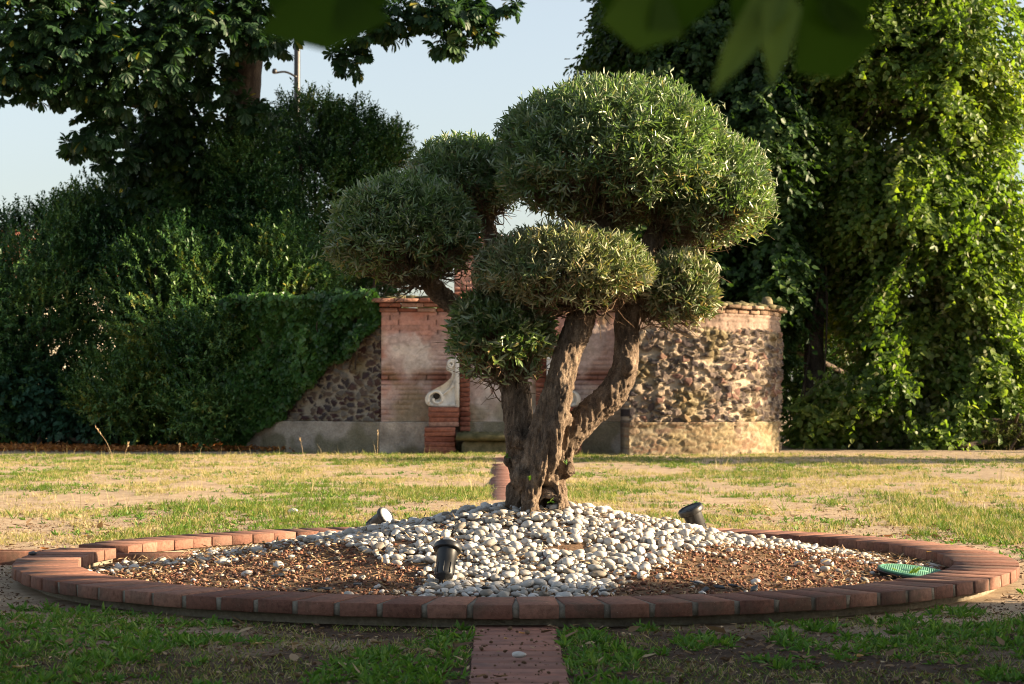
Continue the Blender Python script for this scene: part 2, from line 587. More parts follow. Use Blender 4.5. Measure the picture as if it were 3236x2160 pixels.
# ------------------------------------------------------------------ planting bed: brick ring, channel, soil mound
def ring():
    t = thing('brick_ring', (CX, CY, 0), 'low round planting bed edging of red bricks on a mortar base around the olive tree', 'edging')
    nb = 88
    mb = MB()
    g0 = math.radians(165.6)
    for k in range(nb):
        a = g0 + 2 * math.pi * k / nb
        c, s = math.cos(a), math.sin(a)
        Mz = np.array(((c, -s, 0), (s, c, 0), (0, 0, 1)))
        if k != 0:
            rm = (RO + RI) / 2 + random.uniform(-.004, .004)
            b = random.uniform(-.007, .007)
            Mb = Mz @ np.array(((math.cos(b), -math.sin(b), 0), (math.sin(b), math.cos(b), 0), (0, 0, 1)))
            mb.box((CX + c * rm, CY + s * rm, (ZT + ZB) / 2 + random.uniform(-.0009, .0009)), (.248, .1225 + random.uniform(-.0015, .0015), ZT - ZB), Mb, .0022, random.random() * .9, .0006)
        if k not in (0, nb - 1):                      # wedge of mortar between two bricks
            a2 = a + math.pi / nb
            c2, s2 = math.cos(a2), math.sin(a2)
            q = []
            for z in (ZB + .002, ZT - .0025 - random.random() * .002):
                for r, w in ((RI + .03, .002), (RO - .003 - random.random() * .004, .0115)):
                    for sg in (-1, 1):
                        q.append((CX + c2 * r - s2 * w * sg, CY + s2 * r + c2 * w * sg, z))
            mb.add(q, [np.array([(0, 1, 3, 2), (4, 6, 7, 5), (0, 2, 6, 4), (1, 5, 7, 3), (2, 3, 7, 6), (0, 4, 5, 1)])], 1.0)
    mb.build('coping', M['brick'], t)
    n = 180
    a = g0 + np.linspace(math.radians(2.2), 2 * math.pi - math.radians(2.2), n)
    rr = [(RI + .02, -.06), (RI + .018, ZB - .001), (RO - .075, ZB - .001), (RO - .07, -.06)]
    V = np.stack([np.stack([CX + np.cos(a) * (r + RG.normal(0, .003, n)), CY + np.sin(a) * (r + RG.normal(0, .003, n)), np.full(n, z)], -1) for r, z in rr], 1).reshape(-1, 3)
    i = np.arange(n - 1)[:, None] * 4
    j = np.arange(4)[None]
    F = np.stack([i + j, i + (j + 1) % 4, i + 4 + (j + 1) % 4, i + 4 + j], -1).reshape(-1, 4)
    mk('base', V, [F, np.array([[3, 2, 1, 0], [4 * n - 4, 4 * n - 3, 4 * n - 2, 4 * n - 1]])], M['base'], t, attrs={'tint': RG.random(len(V))})
    # channel of thin terracotta slabs running out through the gap
    gx, gyy = CX + math.cos(g0) * 1.876, CY + math.sin(g0) * 1.876
    ch = thing('drain_channel', (gx, gyy, 0), 'narrow channel of thin terracotta slabs running out through the gap in the brick ring', 'channel')
    for dy in (-.048, .048):
        m2 = MB()
        x = -7.0
        while x < gx + .42:
            L = .33
            m2.box((x + L / 2, gyy + dy - (x - gx) * .02, .022 - max(0, x - gx + .1) * .05), (L - .004, .020, .075), bev=.003)
            x += L
        m2.build('side_slab', M['brick'], ch)
    m2 = MB()
    m2.box(((gx - 3.3), gyy + .066, -.022), (7.2, .25, .02), bev=0)
    m2.build('channel_bed', M['bed'], ch)


ring()

TX, TY = .095, 8.2


def mound_h(x, y):
    r = np.hypot((x - TX) * .92, y - TY)
    h = .012 + .300 * np.clip(1 - np.sqrt(r * r + .012) / 1.66, 0, 1) ** 1.36
    return h + (n2(x, y, 6, 3, 4.0) - .5) * .03


def mound():
    nr, na = 70, 160
    r = np.linspace(0, RI + .035, nr)
    a = np.linspace(0, 2 * math.pi, na, endpoint=False)
    Rr, A = np.meshgrid(r, a, indexing='ij')
    x, y = CX + Rr * np.cos(A), CY + Rr * np.sin(A)
    z = mound_h(x.ravel(), y.ravel())
    i = np.arange(nr - 1)[:, None] * na
    j = np.arange(na)[None]
    k = (j + 1) % na
    o = mk('mound', np.stack([x.ravel(), y.ravel(), z], -1), np.stack([i + j, i + na + j, i + na + k, i + k], -1).reshape(-1, 4), M['bed'], smooth=True, attrs={'tint': RG.random(nr * na)})
    o['kind'] = 'structure'


mound()


def inpoly(x, y, poly):
    c = np.zeros(len(x), bool)
    P = np.array(poly)
    for i in range(len(P)):
        a, b = P[i], P[i - 1]
        m = (a[1] > y) != (b[1] > y)
        with np.errstate(divide='ignore', invalid='ignore'):
            c ^= m & (x < (b[0] - a[0]) * (y - a[1]) / (b[1] - a[1]) + a[0])
    return c


PEB = [(-1.25, 8.75), (-.95, 8.3), (-.66, 7.92), (-.42, 7.55), (-.30, 7.15), (-.30, 6.75), (-.22, 6.45), (.18, 6.45), (.24, 6.8), (.38, 7.15), (.62, 7.6), (.88, 7.92), (1.15, 8.2), (1.5, 8.3), (1.45, 8.6), (1.05, 8.95), (.5, 9.2), (-.5, 9.2), (-1.1, 9.05)]


def pebble_shape(V, seed):
    rg = np.random.default_rng(seed)
    s = np.array((1.0, rg.uniform(.55, .85), rg.uniform(.40, .66)))
    n = 1 + .34 * (fbm(V * 1.1 + seed * 7.7, 2) - .5) + .10 * (fbm(V * 3 + seed, 2) - .5)
    return V * n[:, None] * s


def rotm(n):
    a = RG.uniform(0, 2 * math.pi, n)
    tx, ty = RG.normal(0, .22, n), RG.normal(0, .22, n)
    out = np.zeros((n, 3, 3))
    for i in range(n):
        out[i] = np.array((Matrix.Rotation(tx[i], 3, 'X') @ Matrix.Rotation(ty[i], 3, 'Y') @ Matrix.Rotation(a[i], 3, 'Z')))
    return out


def pebbles():
    # Poisson-like scatter with a hash of cells, largest first
    n = 64000
    x, y = RG.uniform(-1.8, 1.8, n), RG.uniform(6.4, 9.95, n)
    inside = inpoly(x + (n2(x, y, 3.5, 3, 71.0) - .5) * .28 + RG.normal(0, .035, n), y + (n2(x, y, 3.5, 3, 75.0) - .5) * .28 + RG.normal(0, .035, n), PEB)
    edge = n2(x, y, 5, 2, 8.0)
    rr = np.hypot(x - CX, y - CY)
    keep = ((inside & (edge > .28)) | (RG.random(n) < .022 + .05 * (y > 7.9) * (np.abs(x) > .7))) & (rr < RI - .03) & (np.hypot(x - TX, y - TY) > .10)
    x, y = x[keep], y[keep]
    size = np.clip(RG.lognormal(math.log(.0120), .38, len(x)), .0065, .028)
    o = np.argsort(-size)
    x, y, size = x[o], y[o], size[o]
    px, py, ps = [], [], []
    cells = {}
    for a, b, s in zip(x, y, size):
        i, j = int(a / .06), int(b / .06)
        ok = True
        for di in (-1, 0, 1):
            for dj in (-1, 0, 1):
                for q in cells.get((i + di, j + dj), ()):
                    if (a - q[0]) ** 2 + (b - q[1]) ** 2 < (.66 * (s + q[2])) ** 2:
                        ok = False; break
                if not ok: break
            if not ok: break
        if ok:
            cells.setdefault((i, j), []).append((a, b, s))
            px.append(a); py.append(b); ps.append(s)
    px, py, ps = np.array(px), np.array(py), np.array(ps)
    pz = mound_h(px, py) + ps * RG.uniform(.15, .55, len(ps))
    vis = ps / py * np.where(py > 8.35, .35, 1.0)
    order = np.argsort(-vis)
    V3, F3 = ico(3)
    V2, F2 = ico(2)
    rot = rotm(len(ps))
    protos = []
    for s in range(12):
        o = mk('pebble', pebble_shape(V3, s), [F3], M['pebble'], None, True, {'tint': np.full(len(V3), .25 + .75 * s / 12 if s else .05)})
        protos.append(o)
    lab = 'smooth white pebble heaped on the low mound around the foot of the olive tree'
    for c, i in enumerate(order[:300]):
        o = protos[c] if c < 12 else protos[c % 12].copy()
        if c >= 12: COL.objects.link(o)
        m = Matrix(rot[i].tolist()).to_4x4()
        o.matrix_world = Matrix.Translation((px[i], py[i], pz[i])) @ m @ Matrix.Diagonal((ps[i], ps[i], ps[i], 1))
        tag(o, lab, 'pebble', 'white pebbles of the mound')
    rest = order[300:]
    VV = np.concatenate([(pebble_shape(V2, int(k) % 40) * ps[k]) @ rot[k].T + (px[k], py[k], pz[k]) for k in rest])
    FF = (F2[None] + np.arange(len(rest))[:, None, None] * len(V2)).reshape(-1, 3)
    o = mk('pebble_cover', VV, [FF], M['pebble'], None, True, {'tint': np.repeat(RG.random(len(rest)), len(V2))})
    tag(o, 'smaller white pebbles covering the rest of the mound', 'pebbles', kind='stuff')
    return px, py, ps


pebbles()


def chips_and_litter():
    V1, F1 = ico(1)
    n = 42000
    x, y = RG.uniform(-1.75, 1.75, n), RG.uniform(6.4, 9.9, n)
    rr = np.hypot(x - CX, y - CY)
    ins = inpoly(x, y, PEB)
    keep = (rr < RI - .01) & (~ins | (RG.random(n) < .16)) & ((y < 8.3) | (RG.random(n) < .55))
    x, y = x[keep], y[keep]
    n = len(x)
    s = np.clip(RG.lognormal(math.log(.0048), .40, n), .002, .013)
    z = mound_h(x, y) + s * .35
    rot = rotm(n)
    V0 = V1[None] * (1 + RG.normal(0, .22, (n, len(V1), 1))) * np.array((1, .8, .6)) * s[:, None, None]
    VV = np.einsum('nij,nvj->nvi', rot, V0) + np.stack([x, y, z], -1)[:, None]
    o = mk('red_chips', VV.reshape(-1, 3), [(F1[None] + np.arange(n)[:, None, None] * len(V1)).reshape(-1, 3)], M['chip'], None, False, {'tint': np.repeat(RG.random(n), len(V1))})
    tag(o, 'crushed red brick chips spread over the bed inside the ring', 'chips', kind='stuff')
    n = 14000
    x, y = RG.uniform(-1.75, 1.75, n), RG.uniform(6.4, 9.9, n)
    keep = (np.hypot(x - CX, y - CY) < RI - .02) & (~inpoly(x, y, PEB) | (n2(x, y, 4, 2, 33.0) > .46) & (RG.random(n) < .6))
    x, y = x[keep], y[keep]
    n = len(x)
    a = RG.uniform(0, 2 * math.pi, n)
    D = np.stack([np.cos(a), np.sin(a), RG.normal(.12, .22, n)], -1)
    L = RG.uniform(.012, .042, n)
    V = leaves(np.stack([x, y, mound_h(x, y) + RG.uniform(.004, .022, n)], -1), D, np.array((0, 0, 1.0)) + RG.normal(0, .45, (n, 3)), L, RG.uniform(.003, .009, n), LA, RG.normal(0, .2, n))
    o = leaf_mesh('leaf_litter', V, 6, M['litter'])
    tag(o, 'dry olive leaves and straw lying over the bed inside the ring', 'litter', kind='stuff')
    # slate flakes along the near and far edges
    V1, F1 = bevel_box((1, 1, 1), .06)
    spots = [W(1618, 1352, 6.95), W(1650, 1348, 7.0), W(1688, 1346, 7.0), W(1730, 1344, 7.0), W(1600, 1346, 7.05), W(1985, 1320, 7.35), W(2010, 1322, 7.3), W(1110, 1352, 6.9), W(745, 1345, 7.0), W(700, 1338, 7.0), W(590, 1330, 7.1), W(640, 1312, 7.3), W(960, 1350, 6.95), W(820, 1338, 7.05), W(1760, 1350, 6.95), W(1385, 1358, 6.9), W(1335, 1355, 6.92), W(1900, 1262, 9.0), W(1960, 1265, 9.0), W(1800, 1255, 9.3), W(2000, 1280, 8.6)]
    for k, p in enumerate(spots):
        sx, sy = random.uniform(.028, .05), random.uniform(.02, .036)
        v = V1.copy()
        v[:, 0] += np.where(v[:, 1] > 0, .25, -.1) * random.uniform(-1, 1)
        v[:, 1] += np.where(v[:, 0] > 0, .2, -.2) * random.uniform(-1, 1)
        v = v * np.array((sx, sy, .006))
        o = mk('slate_flake', v, F1, M['slate'], attrs={'tint': np.full(len(v), random.random())})
        x, y = p[0], p[1]
        rr = math.hypot(x - CX, y - CY)
        if rr > RI - .04:
            x, y = CX + (x - CX) * (RI - .04) / rr, CY + (y - CY) * (RI - .04) / rr
        o.location = (x, y, float(mound_h(np.array([x]), np.array([y]))[0]) + .014)
        o.rotation_euler = (random.uniform(-.3, .55), random.uniform(-.3, .3), random.uniform(0, 6))
        tag(o, 'dark blue-grey slate flake lying among the chips inside the brick ring', 'slate', 'slate flakes in the bed')


chips_and_litter()


# ------------------------------------------------------------------ spotlights, valve box, small things in the bed
def spotlight(p, axis_dir, label, housing, sc=1.0, lens='plastic'):
    q = Vector(axis_dir).normalized().to_track_quat('Z', 'Y').to_euler()
    t = thing('garden_spotlight', p, label, 'spotlight', 'garden spotlights around the olive tree', q)
    s = sc
    V, F = lathe([(.004, -.075), (.007, -.045), (.026, -.040), (.0285, -.030), (.0295, .004), (.0310, .006), (.0330, .052), (.0345, .056)], 28)
    mk('housing', V * s, F, housing, t, True, {'tint': np.full(len(V), .5)}, False)
    mb = MB()
    for k in range(8):
        a = k * math.pi / 4
        mb.box((.0285 * math.cos(a) * s, .0285 * math.sin(a) * s, -.014 * s), (.006 * s, .004 * s, .036 * s), Matrix.Rotation(a, 3, 'Z'), .0008)
    mb.build('cooling_fins', housing, t, world=False)
    V, F = lathe([(.0335, .053), (.0430, .053), (.0445, .057), (.0445, .068), (.0425, .073), (.0370, .073), (.0362, .068)], 32)
    rim = mk('flange', V * s, F, housing, t, True, {'tint': np.full(len(V), .8)}, False)
    mb = MB()
    for k in range(6):
        a = k * math.pi / 3 + .3
        v, f = lathe([(.0020, .0725), (.0022, .0745), (.0012, .0752)], 8, (.0398 * math.cos(a), .0398 * math.sin(a), 0))
        mb.add(v * s, f, .9)
    mb.build('screw_heads', M['greylamp'], rim, world=False)
    V, F = lathe([(.0362, .0675), (.0362, .0705), (.018, .0722), (.001, .0727)], 28)
    mk('lens', V * s, F, M[lens], t, True, {'tint': np.full(len(V), .5)}, False)


p = W(1022, 1298, 7.06)
spotlight(p, (.10, .62, 1.0), 'glossy black garden spotlight seen from behind, stuck in the pebbles in front of the trunk', M['plastic'], 1.12)
p = W(1600, 1207, 8.7)
spotlight(p, (-.42, -.16, 1.0), 'black garden spotlight tilted left at the far right edge of the pebble mound', M["greylamp"], 1.25)
p = W(862, 1199, 9.0)
spotlight(p, (.85, -.55, .62), 'garden spotlight with pale round lens half hidden behind the left slope of the mound', M['greylamp'], 1.0, 'glass')


def valve_box():
    c = W(2098, 1312, 7.62)
    t = thing('valve_box', (c[0], c[1], c[2]), 'round irrigation box with a green studded lid beside the ring bricks', 'valve box', None, (.10, .075, .3))
    r = .138
    V, F = lathe([(r - .003, -.10), (r - .003, -.008), (r + .004, -.007), (r + .004, .0)], 40)
    mk('box', V, F, M['plastic'], t, False, {'tint': np.full(len(V), .6)}, False)
    V, F = lathe([(r, .0005), (r + .001, .006), (r - .004, .0085), (r - .012, .0085), (r - .014, .006), (.002, .006)], 48)
    lid = mk('lid', V, F, M['lid'], t, False, {'tint': np.full(len(V), .5)}, False)
    mb = MB()
    n = 0
    for i in range(-14, 15):
        for j in range(-14, 15):
            x, y = (i + .5 * (j % 2)) * .0092, j * .0080
            if math.hypot(x, y) < r - .018 and not (abs(x) < .056 and abs(y) < .017):
                mb.box((x, y, .0073), (.0052, .0045, .0026), bev=.0007, tint=.6)
    mb.box((0, 0, .0072), (.104, .026, .0022), bev=.001, tint=1)
    mb.build('stud_pattern', M['lid'], lid, world=False)


valve_box()


# ------------------------------------------------------------------ olive tree
OL = thing('olive_tree', (TX, TY, .25), 'cloud pruned olive tree with a gnarled three limbed trunk rising from white pebbles', 'tree')


def limb(pts, m=6):
    P = spline([np.append(W(u, v, y), PX(r, y)) for u, v, y, r in pts], m)
    return P[:, :3], P[:, 3]


LIMBS = [
    [(1234, 1200, 8.20, 62), (1233, 1150, 8.20, 54), (1230, 1100, 8.2, 50), (1228, 1040, 8.2, 50), (1228, 985, 8.2, 46)],
    [(1212, 1130, 8.18, 36), (1204, 1060, 8.19, 37), (1192, 980, 8.2, 37), (1184, 900, 8.22, 36), (1170, 838, 8.27, 33), (1120, 770, 8.33, 29), (1050, 708, 8.33, 26), (1003, 668, 8.28, 24), (965, 620, 8.2, 19), (930, 560, 8.15, 10)],
    [(1228, 1130, 8.12, 40), (1236, 1050, 8.09, 40), (1254, 970, 8.07, 37), (1276, 900, 8.06, 33), (1302, 815, 8.07, 33), (1328, 745, 8.09, 35), (1348, 680, 8.11, 29), (1366, 610, 8.14, 27), (1378, 545, 8.17, 29), (1384, 495, 8.2, 27), (1390, 430, 8.2, 13)],
    [(1232, 1150, 8.08, 34), (1246, 1080, 8.03, 30), (1270, 1000, 8.01, 25), (1292, 935, 8.01, 21), (1304, 870, 8.04, 18), (1312, 820, 8.07, 12)],
    [(1258, 1130, 8.17, 36), (1268, 1060, 8.16, 37), (1298, 1004, 8.15, 37), (1348, 955, 8.15, 36), (1402, 905, 8.15, 36), (1432, 850, 8.16, 33), (1438, 790, 8.18, 30), (1438, 740, 8.2, 30), (1452, 680, 8.22, 26), (1478, 610, 8.25, 24), (1500, 550, 8.26, 27), (1520, 505, 8.26, 20), (1550, 440, 8.26, 9)],
    [(1186, 900, 8.24, 28), (1165, 780, 8.38, 24), (1145, 660, 8.48, 22), (1130, 560, 8.52, 21), (1105, 490, 8.54, 17), (1070, 430, 8.55, 9)],
    [(1345, 690, 8.10, 18), (1320, 650, 8.02, 14), (1285, 610, 7.98, 8)],
    [(1350, 670, 8.10, 16), (1400, 640, 8.04, 12), (1440, 600, 8.0, 7)],
    [(1445, 720, 8.20, 20), (1500, 690, 8.17, 15), (1550, 655, 8.13, 9)],
    [(1172, 850, 8.26, 20), (1155, 800, 8.2, 13), (1145, 750, 8.15, 8)],
    [(1188, 1110, 8.16, 26), (1182, 1160, 8.13, 24), (1176, 1200, 8.1, 22)],
    [(1276, 1120, 8.16, 24), (1284, 1160, 8.12, 24), (1292, 1200, 8.1, 22)],
    [(1225, 1130, 8.06, 24), (1222, 1170, 8.03, 28), (1220, 1205, 8.0, 24)],
    [(1262, 1090, 8.07, 22), (1278, 1140, 8.05, 18), (1284, 1195, 8.04, 18)],
    [(1244, 1165, 8.03, 14), (1240, 1185, 8.01, 18), (1238, 1205, 8.0, 18)],
]


def olive_trunk():
    mb = MB()
    for l in LIMBS:
        P, r = limb(l)
        V, F = tube(P, r, 14)
        mb.add(V, F, .5)
    Vi, Fi = ico(2)
    for u, v, y, r in ((1200, 1098, 8.06, 26), (1238, 1088, 8.02, 20), (1222, 1125, 8.03, 18), (1282, 910, 8.03, 15), (1306, 962, 8.03, 15), (1190, 1060, 8.1, 22), (1346, 715, 8.05, 22), (1300, 1075, 8.13, 20), (1168, 1055, 8.16, 14), (1180, 1010, 8.1, 24), (1442, 842, 8.1, 20)):
        mb.add(Vi * PX(r, y) * np.array((1, 1, 1.25)) + W(u, v, y), Fi, .5)
    tmp = mb.build('tmp_trunk', None)
    md = tmp.modifiers.new('r', 'REMESH')
    md.mode = 'VOXEL'
    md.voxel_size = .0062
    dg = bpy.context.evaluated_depsgraph_get()
    ev = tmp.evaluated_get(dg)
    me = ev.to_mesh()
    V = np.zeros(len(me.vertices) * 3); me.vertices.foreach_get('co', V); V = V.reshape(-1, 3)
    N = np.zeros(len(me.vertices) * 3); me.vertices.foreach_get('normal', N); N = N.reshape(-1, 3)
    quads = np.array([p.vertices[:] for p in me.polygons if len(p.vertices) == 4])
    tris = [p.vertices[:] for p in me.polygons if len(p.vertices) == 3]
    E = np.zeros(len(me.edges) * 2, np.int64); me.edges.foreach_get('vertices', E); E = E.reshape(-1, 2)
    ev.to_mesh_clear()
    old = tmp.data
    bpy.data.objects.remove(tmp); bpy.data.meshes.remove(old)
    for it in range(5):                                    # relax the voxel steps
        acc = np.zeros_like(V); cnt = np.zeros(len(V))
        np.add.at(acc, E[:, 0], V[E[:, 1]]); np.add.at(acc, E[:, 1], V[E[:, 0]])
        np.add.at(cnt, E[:, 0], 1); np.add.at(cnt, E[:, 1], 1)
        V = V * .5 + acc / cnt[:, None] * .5
    low = sstep(1.05, .30, V[:, 2])
    big = (fbm(V * np.array((16, 16, 6)) + 3, 3) - .5)
    f = fbm(V * np.array((80, 80, 11)) + big[:, None] * 3, 4)
    rid = 1 - np.abs(f - .5) * 4
    fine = fbm(V * np.array((170, 170, 70)), 3) - .5
    d = big * (.009 + .026 * low) - np.clip(rid, 0, 1) ** 2 * (.006 + .006 * low) + fine * .007 + (fbm(V * np.array((120, 120, 40)) + 9, 3) - .5) * .009
    hole = W(1261, 1142, 8.03)
    q = (V - hole) / np.array((PX(15, 8), .12, PX(32, 8)))
    d = d - .085 * np.exp(-np.sum(q * q, 1) * 1.1) * (V[:, 1] < 8.16)
    cleft = W(1262, 1075, 8.05)
    q = (V - cleft) / np.array((PX(8, 8), .10, PX(45, 8)))
    d = d - .030 * np.exp(-np.sum(q * q, 1) * 1.1)
    V = V + N * d[:, None]
    mk('trunk', V, [quads] + ([np.array(tris)] if tris else []), M['bark'], OL, True)


olive_trunk()

# clouds of foliage: u, v, Y, radius across, up, down, deep (px of the view), leaf count, material, root of the twigs, leaf width
PODS = [
    # u, v, Y, across, up, down, deep, leaves, material, twig root, leaf width
    ('crown', 1408, 380, 8.20, 284, 216, 128, 255, 21000, 'olive', (1386, 480, 8.2), .0110),
    ('crown', 1636, 462, 8.24, 144, 168, 100, 165, 9500, 'olive', (1520, 520, 8.26), .0110),
    ('crown', 1062, 420, 8.56, 130, 118, 78, 140, 6000, 'olive', (1105, 490, 8.54), .0110),
    ('crown', 926, 538, 8.16, 182, 144, 108, 175, 11500, 'olive', (975, 630, 8.22), .0110),
    ('crown', 1293, 622, 8.00, 212, 112, 80, 175, 9000, 'olive_dry', (1345, 690, 8.09), .0110),
    ('crown', 1560, 658, 8.16, 92, 88, 84, 105, 4200, 'olive_dry', (1470, 700, 8.2), .0110),
    ('crown', 1150, 762, 8.14, 124, 118, 112, 118, 3600, 'olive', (1172, 850, 8.26), .0145),
]


def olive_crowns():
    tw = MB()
    per = 9
    for i, (nm, u, v, Y, ru, up, dn, ry, n, mt, root, lw) in enumerate(PODS):
        c = W(u, v, Y)
        ru, up, dn, ry = (PX(q, Y) for q in (ru, up, dn, ry))
        m = int(n * 1.75 / per)
        d = rdir(m * 3)
        hold = np.where(d[:, 2] < -.30, .22 if mt == 'olive' else .42, 1.0) * sstep(.22, .38, fbm(d * 4.5 + i * 3, 2))
        d = d[RG.random(len(d)) < hold][:m]
        m = len(d)
        lump = 1 + .13 * (fbm(d * 2.2 + i * 9, 2) - .5) + .09 * (fbm(d * 6 + i, 2) - .5)
        rr = (1 - .30 * RG.random(m) ** 1.7) * lump
        ax = np.stack([np.full(m, ru), np.full(m, ry), np.where(d[:, 2] > 0, up, dn)], -1)
        pw = np.sign(d) * np.abs(d) ** np.where(d[:, 2:] < 0, .82, .95)
        P = c + pw * ax * rr[:, None] * .97
        nr = nrm(d / ax)
        D = nrm(nr * .75 + np.array((0, 0, .40)) + RG.normal(0, .55, (m, 3)))
        L = RG.uniform(.045, .085, m)
        k = np.repeat(np.arange(m), per)
        t = np.tile((np.arange(per) + .5) / per, m)
        Dk = D[k]
        pos = P[k] + Dk * ((t - 1) * L[k])[:, None]
        side = nrm(np.cross(Dk, np.array((.25, .1, 1.0))))
        upv = np.cross(side, Dk)
        az = np.tile(np.arange(per) // 2 * 1.57 + np.arange(per) % 2 * math.pi, m) + np.repeat(RG.uniform(0, 6.3, m), per) + RG.normal(0, .3, m * per)
        R_ = side * np.cos(az)[:, None] + upv * np.sin(az)[:, None]
        an = (1.10 - .55 * t + RG.normal(0, .16, m * per))[:, None]
        ld = nrm(Dk * np.cos(an) + R_ * np.sin(an))
        nn = Dk - R_ * .4 + np.array((0, 0, .35)) + RG.normal(0, .3, (m * per, 3))
        q = m * per
        LL = RG.uniform(.026, .043, q) * (1.12 if lw > .012 else 1)
        base = np.clip(RG.normal(.42, .16, m) + .55 * (fbm(P * 6, 2) - .5), 0, .88)
        tint = np.clip(base[k] + RG.normal(0, .12, q), 0, .9)
        old = RG.random(q) < np.where(d[k, 2] < -.15, .30, .025)
        tint = np.where(old, RG.uniform(.9, 1, q), tint)
        V = leaves(pos, ld, nn, LL, LL * lw / .047 * RG.uniform(.85, 1.15, q), LA, RG.normal(-.08, .10, q))
        leaf_mesh(nm, V, 6, M[mt], OL, tint)
        # twigs from the limb end out to the shell
        r0 = W(*root)
        m = int(110 + n / 90)
        e = rdir(m * 2)
        e = e[e[:, 2] < .6][:m]
        for q in e:
            a = np.array((ru, ry, up if q[2] > 0 else dn))
            end = c + q * a * random.uniform(.72, .97)
            mid = r0 * .5 + end * .5 + RG.normal(0, .03, 3) + np.array((0, 0, -.03))
            P3 = spline([r0 + RG.normal(0, .014, 3), mid, end], 4)
            V, F = tube(P3, np.linspace(random.uniform(.003, .0055), .0010, len(P3)), 5, False)
            tw.add(V, F, .5)
            for s in range(4):
                b = P3[random.randint(3, len(P3) - 2)]
                e2 = b + nrm(nrm(end - r0) + RG.normal(0, .6, 3)) * random.uniform(.05, .13)
                V, F = tube([b, (b + e2) / 2 + RG.normal(0, .008, 3), e2], (.0017, .0014, .0008), 4, False)
                tw.add(V, F, .5)
    tw.build('twigs', M['twig'], OL, True)
    # small sprouts on the trunk
    for u, v, y in ((1262, 1150, 7.99), (1160, 1050, 8.1), (1214, 1102, 7.97), (1300, 1066, 8.08)):
        D = np.array([(random.uniform(-.8, .8), -.5, random.uniform(-.2, 1)) for k in range(3)])
        p = W(u, v, y)
        V = leaves(np.repeat(p[None], 3, 0), D, np.array((0, -.6, .8)) + RG.normal(0, .2, (3, 3)), .028, .011, LA)
        leaf_mesh('sprout', V, 6, M['weed'], OL)


olive_crowns()


# ------------------------------------------------------------------ old fountain wall
YW = 26.2


def grid_panel(name, plan, z0, z1, step, fn, mat, parent, thick=.35):
    """Wall panel standing on a plan polyline: fn(s, z) gives (outward displacement, colour)."""
    plan = np.asarray(plan, float)
    seg = np.linalg.norm(np.diff(plan, axis=0), axis=1)
    cum = np.concatenate([[0], np.cumsum(seg)])
    ns, nz = max(2, int(cum[-1] / step)), max(2, int((z1 - z0) / step))
    s = np.linspace(0, cum[-1], ns)
    px, py = np.interp(s, cum, plan[:, 0]), np.interp(s, cum, plan[:, 1])
    t = nrm(np.stack([np.gradient(px), np.gradient(py)], -1))
    nx, ny = t[:, 1], -t[:, 0]                       # towards the camera when the plan runs left to right
    S, Zz = np.meshgrid(s, np.linspace(z0, z1, nz))
    d, col = fn(S.ravel(), Zz.ravel())
    k = np.tile(np.arange(ns), nz)
    V = np.stack([px[k] + nx[k] * d, py[k] + ny[k] * d, Zz.ravel()], -1)
    B = np.stack([px[k] - nx[k] * thick, py[k] - ny[k] * thick, Zz.ravel()], -1)
    n = len(V)
    i = (np.arange(nz - 1)[:, None] * ns + np.arange(ns - 1)[None]).ravel()
    F = [np.stack([i, i + 1, i + ns + 1, i + ns], -1), np.stack([i + ns, i + ns + 1, i + 1, i], -1) + n]
    ed = np.concatenate([np.arange(ns), np.arange(1, nz) * ns + ns - 1, (nz - 1) * ns + np.arange(ns - 2, -1, -1), np.arange(nz - 2, 0, -1) * ns])
    e2 = np.roll(ed, -1)
    F.append(np.stack([e2, ed, ed + n, e2 + n], -1))
    return mk(name, np.concatenate([V, B]), [np.concatenate(F)], mat, parent, True, {'col': np.concatenate([col, col])})


def voro(x, y, seed):
    gx, gy = np.floor(x).astype(int), np.floor(y).astype(int)
    f1 = np.full(len(x), 9.0); f2 = f1.copy(); idn = np.zeros(len(x)); tx = np.zeros(len(x)); ty = tx.copy()
    for a in (-1, 0, 1):
        for b in (-1, 0, 1):
            k = (gx + a) * 7919 + (gy + b) * 104729 + seed * 31
            hx, hy = _h[(k ^ (k >> 7)) & 4095], _h[((k * 3 + 11) ^ (k >> 5)) & 4095]
            dd = np.hypot(gx + a + hx - x, gy + b + hy - y)
            c = dd < f1
            f2 = np.where(c, f1, np.minimum(f2, dd))
            idn = np.where(c, _h[(k * 5 + 3) & 4095], idn)
            tx = np.where(c, x - gx - a - hx, tx); ty = np.where(c, y - gy - b - hy, ty)
            f1 = np.where(c, dd, f1)
    tilt = tx * (_h[(idn * 2711).astype(int)] - .5) * 2 + ty * (_h[(idn * 3533).astype(int)] - .5) * 2
    return f1, f2, idn, tilt


def pick(idn, cols):
    cols = np.array(cols)
    return cols[np.minimum((idn * len(cols)).astype(int), len(cols) - 1)]


